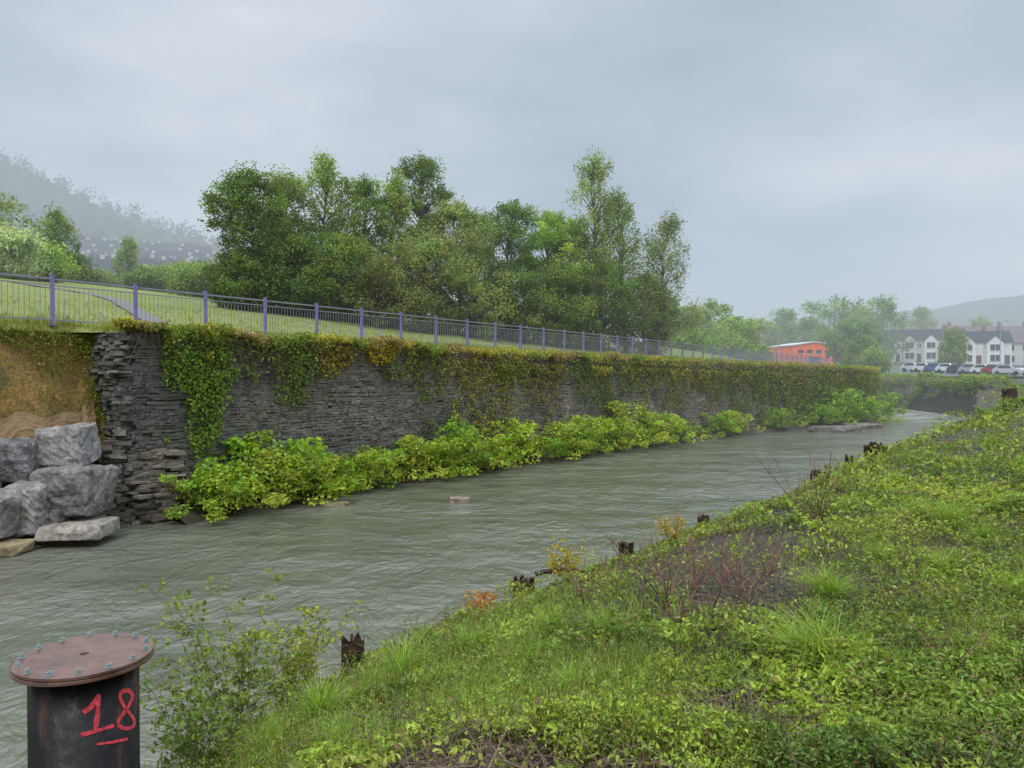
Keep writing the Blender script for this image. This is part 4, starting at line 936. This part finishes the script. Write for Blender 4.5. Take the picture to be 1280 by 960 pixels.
def deadplant(px, py, h, n, label):
    x, y = groundhit(px, py); z = float(HR(np.array(x), np.array(y))); mb = MB()
    tubes(mb, [[0, 0, -.06]], [[0, 0, .03]], .03, .02, (.12, .07, .05), k=6)
    for i in range(n):
        p = np.array([random.gauss(0, .008), random.gauss(0, .008), -.01]); dirv = np.array([random.gauss(0, .4), random.gauss(0, .3), 1.0]); L = h*random.uniform(.4, 1); r_ = random.uniform(.004, .008)
        c = np.array([.20, .11, .08])*random.uniform(.5, 1.4)
        for k in range(4):
            q = p+dirv*L/4; tubes(mb, [p], [q], r_, r_*.8, c, k=4)
            if k > 0 and random.random() < .7: tubes(mb, [p], [p+np.array([random.gauss(0, .3), random.gauss(0, .3), .5])*L*.35], r_*.6, .002, c, k=3)
            p = q; r_ *= .8; dirv = dirv+np.array([random.gauss(0, .12), random.gauss(0, .12), -.03])
    obj("dead_stalks", mb.mesh("dead_stalks", [M_BARK]), loc=(x, y, z), label=label, cat="dead plant", group="dead stalks on the bank")
for px, py, h, n in [(1020, 660, 1.2, 14), (870, 740, .7, 14), (835, 760, .65, 10), (790, 725, .6, 8), (905, 735, .55, 12), (1000, 640, 1.1, 8), (770, 740, .45, 8), (850, 790, .4, 10), (730, 750, .4, 6), (1200, 820, .4, 8), (1190, 850, .35, 6), (960, 720, .6, 8), (930, 760, .5, 10), (890, 790, .4, 10), (1050, 625, .9, 8), (820, 720, .6, 8)]:
    deadplant(px, py, h, n, "reddish brown dead plant stalks standing on the bank")
def sapling(x, y, h, w, n, col, label):
    z = float(HR(np.array(x), np.array(y))); e = obj("sapling", None, loc=(x, y, z), label=label, cat="sapling", group="saplings on the bank")
    ms = MB(); ml = MB()
    for i in range(n):
        p = np.array([random.gauss(0, .02), random.gauss(0, .02), -.03]); dv_ = np.array([random.gauss(0, .38)*w, random.gauss(0, .3)*w, 1.0]); L = h*random.uniform(.55, 1.0); r_ = .006
        for k in range(7):
            q = p+dv_*L/7; tubes(ms, [p], [q], r_, r_*.85, (.13, .10, .06), k=4)
            if k > 0:
                for j in range(2):
                    tw_ = q+np.array([random.gauss(0, .1), random.gauss(0, .1), random.uniform(0, .1)]); tubes(ms, [q], [tw_], .003, .0015, (.13, .12, .06), k=3)
                    m0 = 7; PP = q+(tw_-q)*R.uniform(.3, 1.2, (m0, 1))+R.normal(0, .02, (m0, 3))
                    leaves(ml, PP, R.uniform(.022, .05, m0), np.array(col)*R.uniform(.6, 1.4, (m0, 1)), up=.6, fine=True)
            p = q; r_ *= .82; dv_ = dv_+np.array([random.gauss(0, .12), random.gauss(0, .12), -.05])
    obj("stems", ms.mesh("stems", [M_BARK]), parent=e); obj("foliage", ml.mesh("foliage", [M_LEAF]), parent=e)
sapling(-2.05, 5.6, 1.45, .9, 16, (.17, .23, .05), "thin leafy sapling beside the steel casing")
sapling(-1.75, 5.9, 1.0, .7, 12, (.25, .28, .05), "yellow-green sapling on the bank edge")
sapling(-2.1, 5.0, .8, .8, 12, (.14, .20, .04), "low green sapling by the water edge")
sapling(.75, 9.6, .7, .6, 8, (.36, .30, .05), "small yellow-leaved sapling on the bank edge")
sapling(-.35, 8.5, .36, .5, 7, (.42, .17, .03), "small orange-leaved plant on the bank edge")
sapling(.1, 8.6, .4, .8, 6, (.22, .26, .05), "small green plant on the bank edge")
sapling(2.3, 11.0, .5, .6, 6, (.36, .27, .06), "small yellowish plant on the bank edge")

# ------------------------------------------------------------------ steel pile stubs
m, nt = newmat("rusty_steel"); n1 = noise(nt, 9, 8); n2 = noise(nt, 60, 5)
finish(nt, pbr(nt, ramp(nt, n1, [(.35, (.014, .010, .008)), (.52, (.050, .026, .018)), (.70, (.13, .06, .035))]), .8, n2, .8, .02, spec=.25)); M_RUST = m
def pile(x, y, ztop, w, rot, label):
    mb = MB(); th = w*.12; rg = np.random.default_rng(int(abs(x*100))+3)
    def plate(cx, cy, lx, ly):
        n = 7; ax = lx > ly; L = max(lx, ly); T = min(lx, ly); us = np.linspace(-L/2, L/2, n); zt_ = ztop+rg.uniform(-.35, .12, n)*w; V = []
        for sgn in (-1, 1):
            for zz_ in (np.full(n, -4.0), zt_):
                o = np.full(n, sgn*T/2)+rg.uniform(-.01, .01, n)*w*3
                V.append(np.stack([cx+(us if ax else o), cy+(o if ax else us), zz_], 1))
        V = np.stack(V, 0); I = lambda a, i: a*n+i; F = []
        for i in range(n-1):
            F += [[I(0, i), I(0, i+1), I(1, i+1), I(1, i)], [I(2, i), I(3, i), I(3, i+1), I(2, i+1)], [I(1, i), I(1, i+1), I(3, i+1), I(3, i)]]
        F += [[I(0, 0), I(1, 0), I(3, 0), I(2, 0)], [I(0, n-1), I(2, n-1), I(3, n-1), I(1, n-1)]]
        mb.add(V.reshape(-1, 3), F)
    plate(0, 0, th, w-2*th-.004); plate(0, w/2-th/2, w, th); plate(0, -w/2+th/2, w, th)
    obj("steel_pile", mb.mesh("steel_pile", [M_RUST]), loc=(x, y, 0), rot=rot, label=label, cat="pile", group="rusty pile stubs along the bank edge")
for (px, yt, wpx, d, lab) in [(440, 798, 30, 7.0, "short rusty steel pile stub by grass"), (655, 722, 22, 9.7, "black cut pile stub at the bank edge"), (783, 678, 16, 11.7, "rusty pile stub at the bank edge"), (880, 644, 12, 14, "thin dark pile stub at the bank edge"), (1027, 589, 22, 18.3, "rusty box pile stub at the bank edge"),
     (1062, 569, 10, 21, "dark narrow pile stub at the bank edge"), (1095, 554, 24, 23.5, "wide dark pile stub with ivy on it"), (1160, 550, 12, 29, "small rusty pile stub at the bank edge"), (1175, 547, 10, 30, "small rusty pile stub at the bank edge"), (1262, 486, 14, 34, "tall rusty pile stub standing in bushes"), (1205, 527, 9, 38, "small dark pile stub at the bank edge"), (835, 703, 11, 9.6, "leaning dark stump in dead stems")]:
    x = (px-640)/960*d; zt = (468-yt)/960*d; pile(x, d, zt, wpx/960*d*.85, random.uniform(.2, .9), lab)
for (px, py, d, s) in [(1134, 582, 23.2, .62), (1115, 580, 23.0, .55), (1098, 588, 22.4, .42), (1020, 612, 17.8, .28), (1262, 512, 33, .7), (1235, 520, 35, .6), (1290, 505, 33, .8)]:
    x = (px-640)/960*d; z = (468-py)/960*d; shrub((x, d, z-.3), (s, s, s*.8), 4, "dark green ivy clump around an old pile", "ivy clumps on the bank")
mb = MB(); p = np.array([0, 0, 0.]); dv_ = np.array([.25, .08, .05])
for k in range(8):
    q = p+dv_*random.uniform(.3, .45); tubes(mb, [p], [q], .035-.003*k, .032-.003*k, (.07, .055, .045), k=6); p = q; dv_ = dv_+np.array([0, random.gauss(0, .05), random.gauss(-.02, .03)])
obj("driftwood", mb.mesh("driftwood", [M_BARK]), loc=(.3, 9.6, -2.5), label="dark curved driftwood branch on the bank edge", cat="driftwood")

# ------------------------------------------------------------------ steel casing with painted number
CX, CY, CZ = -2.28, 4.08, -1.49; PR = .262
m, nt = newmat("black_pipe"); n2 = noise(nt, 40, 5)
gq = nt.nodes.new('ShaderNodeNewGeometry'); mq = nt.nodes.new('ShaderNodeMapping'); mq.inputs['Scale'].default_value = (1, 1, .22); nt.links.new(gq.outputs['Position'], mq.inputs[0])
n1 = noise(nt, 9, 9, mq.outputs[0], .7)
finish(nt, pbr(nt, ramp(nt, n1, [(.38, (.004, .004, .005)), (.53, (.012, .009, .008)), (.60, (.055, .026, .017)), (.72, (.11, .05, .03))]), ramp(nt, noise(nt, 6, 4), [(.4, (.22, .22, .22)), (.6, (.55, .55, .55))]), n2, .4, .008, spec=.2)); M_PIPE = m
m, nt = newmat("rusty_plate"); n1 = noise(nt, 5, 9, rough=.75); n2 = noise(nt, 50, 5)
finish(nt, pbr(nt, ramp(nt, n1, [(.32, (.060, .030, .022)), (.46, (.12, .062, .043)), (.6, (.17, .098, .074)), (.72, (.075, .045, .036))]), ramp(nt, noise(nt, 5, 4), [(.42, (.08, .08, .08)), (.58, (.45, .45, .45))]), n2, .2, .004, spec=.5)); M_PLATE = m
M_BOLT = simple("bolt_zinc", (.28, .35, .35), .4, .2, 20, .05, metal=.5)
M_RED = simple("red_spray_paint", (.80, .07, .10), .5, .6, 45, .05)
cas = obj("steel_casing", None, loc=(CX, CY, -3.8), label="black steel pipe casing with bolted rusty lid and red 18", cat="pipe")
def lathe(mb, prof, k=64):
    an = np.arange(k)/k*2*math.pi; pr_ = np.array(prof)
    V = np.stack([pr_[:, None, 0]*np.cos(an)[None], pr_[:, None, 0]*np.sin(an)[None], np.repeat(pr_[:, 1:2], k, 1)], -1)
    n = len(prof); F = []
    for i in range(n-1):
        for j in range(k): F.append([i*k+j, i*k+(j+1) % k, (i+1)*k+(j+1) % k, (i+1)*k+j])
    mb.add(V.reshape(-1, 3), F)
zt = CZ+3.8; LR = .336
mb = MB(); lathe(mb, [(PR, 0), (PR, zt-.046), (PR-.02, zt-.046)]); obj("pipe", mb.mesh("pipe", [M_PIPE], True), parent=cas)
mb = MB(); lathe(mb, [(PR-.01, zt-.044), (LR-.004, zt-.044), (LR, zt-.040), (LR, zt-.026), (LR-.004, zt-.023), (.27, zt-.023)]); obj("flange", mb.mesh("flange", [M_PLATE], False), parent=cas)
mb = MB(); lathe(mb, [(.27, zt-.021), (LR-.006, zt-.021), (LR, zt-.017), (LR, zt-.003), (LR-.004, zt), (.024, zt), (.022, zt-.015), (.001, zt-.015)])
lid = obj("lid", mb.mesh("lid", [M_PLATE], False), parent=cas)
mb = MB(); lathe(mb, [(.018, 0), (.018, .003), (.001, .003)], 16)
an6 = np.arange(6)/6*6.283
V = np.concatenate([np.stack([.0135*np.cos(an6), .0135*np.sin(an6), np.full(6, z_)], 1) for z_ in (.003, .017)]); mb.add(V, [[j, (j+1) % 6, 6+(j+1) % 6, 6+j] for j in range(6)]); mb.add(V[6:], [[0, 1, 2, 3, 4, 5]])
lathe(mb, [(.007, .017), (.007, .024), (.001, .024)], 8); bm_ = mb.mesh("bolt", [M_BOLT])
for i in range(14):
    a = i/14*6.283+.2; obj("bolt", bm_, loc=(.302*math.cos(a), .302*math.sin(a), zt+.0005), parent=lid)
base = math.atan2(-CY, -CX)
def stroke(mb, pts, w=7.0):
    pts = np.array(pts, float); seg = np.r_[0, np.cumsum(np.hypot(*np.diff(pts, axis=0).T))]
    n = max(24, int(seg[-1]*1.5)); t = np.linspace(0, seg[-1], n); P = np.stack([np.interp(t, seg, pts[:, 0]), np.interp(t, seg, pts[:, 1])], 1)
    T = np.gradient(P, axis=0); T /= np.linalg.norm(T, axis=1, keepdims=True)+1e-9; N_ = np.stack([-T[:, 1], T[:, 0]], 1)
    ww = w*(.55+.55*vn(t*.2, t*0+w, 3)+.35*vn(t*1.1, t*0+w, 6))[:, None]/2
    rows = []
    for o_ in (-1, -.33, .33, 1):
        Q_ = P+N_*ww*o_; off = np.clip((Q_[:, 0]-101)/71, -.97, .97); th = np.arcsin(off)
        ang_ = base+th; zz_ = -(Q_[:, 1]-468)/960*(CY+PR*np.sin(ang_))+3.8
        rows.append(np.stack([(PR+.0015)*np.cos(ang_), (PR+.0015)*np.sin(ang_), zz_], 1))
    mb.add(np.stack(rows, 1), gridF(n, 4))
o1 = MB(); stroke(o1, [(99, 893), (108, 886), (117, 871), (116, 893), (113, 916)], 5.5); stroke(o1, [(96, 921), (115, 916), (136, 909)], 4.5)
obj("painted_digit_one", o1.mesh("painted_digit_one", [M_RED]), parent=cas, label="hand sprayed red digit 1")
th = np.linspace(0, 2*math.pi, 40)
o8 = MB(); pts8 = [(152+9.5*math.sin(2*t_)*(1.15 if math.cos(t_) < 0 else .85)*1.0, 889-24*math.cos(t_)) for t_ in th]
stroke(o8, pts8, 4.6); obj("painted_digit_eight", o8.mesh("painted_digit_eight", [M_RED]), parent=cas, label="hand sprayed red digit 8")
ou = MB(); stroke(ou, [(114, 933), (135, 930), (154, 926)], 3.2); obj("painted_underline", ou.mesh("painted_underline", [M_RED]), parent=cas, label="faint red sprayed underline")
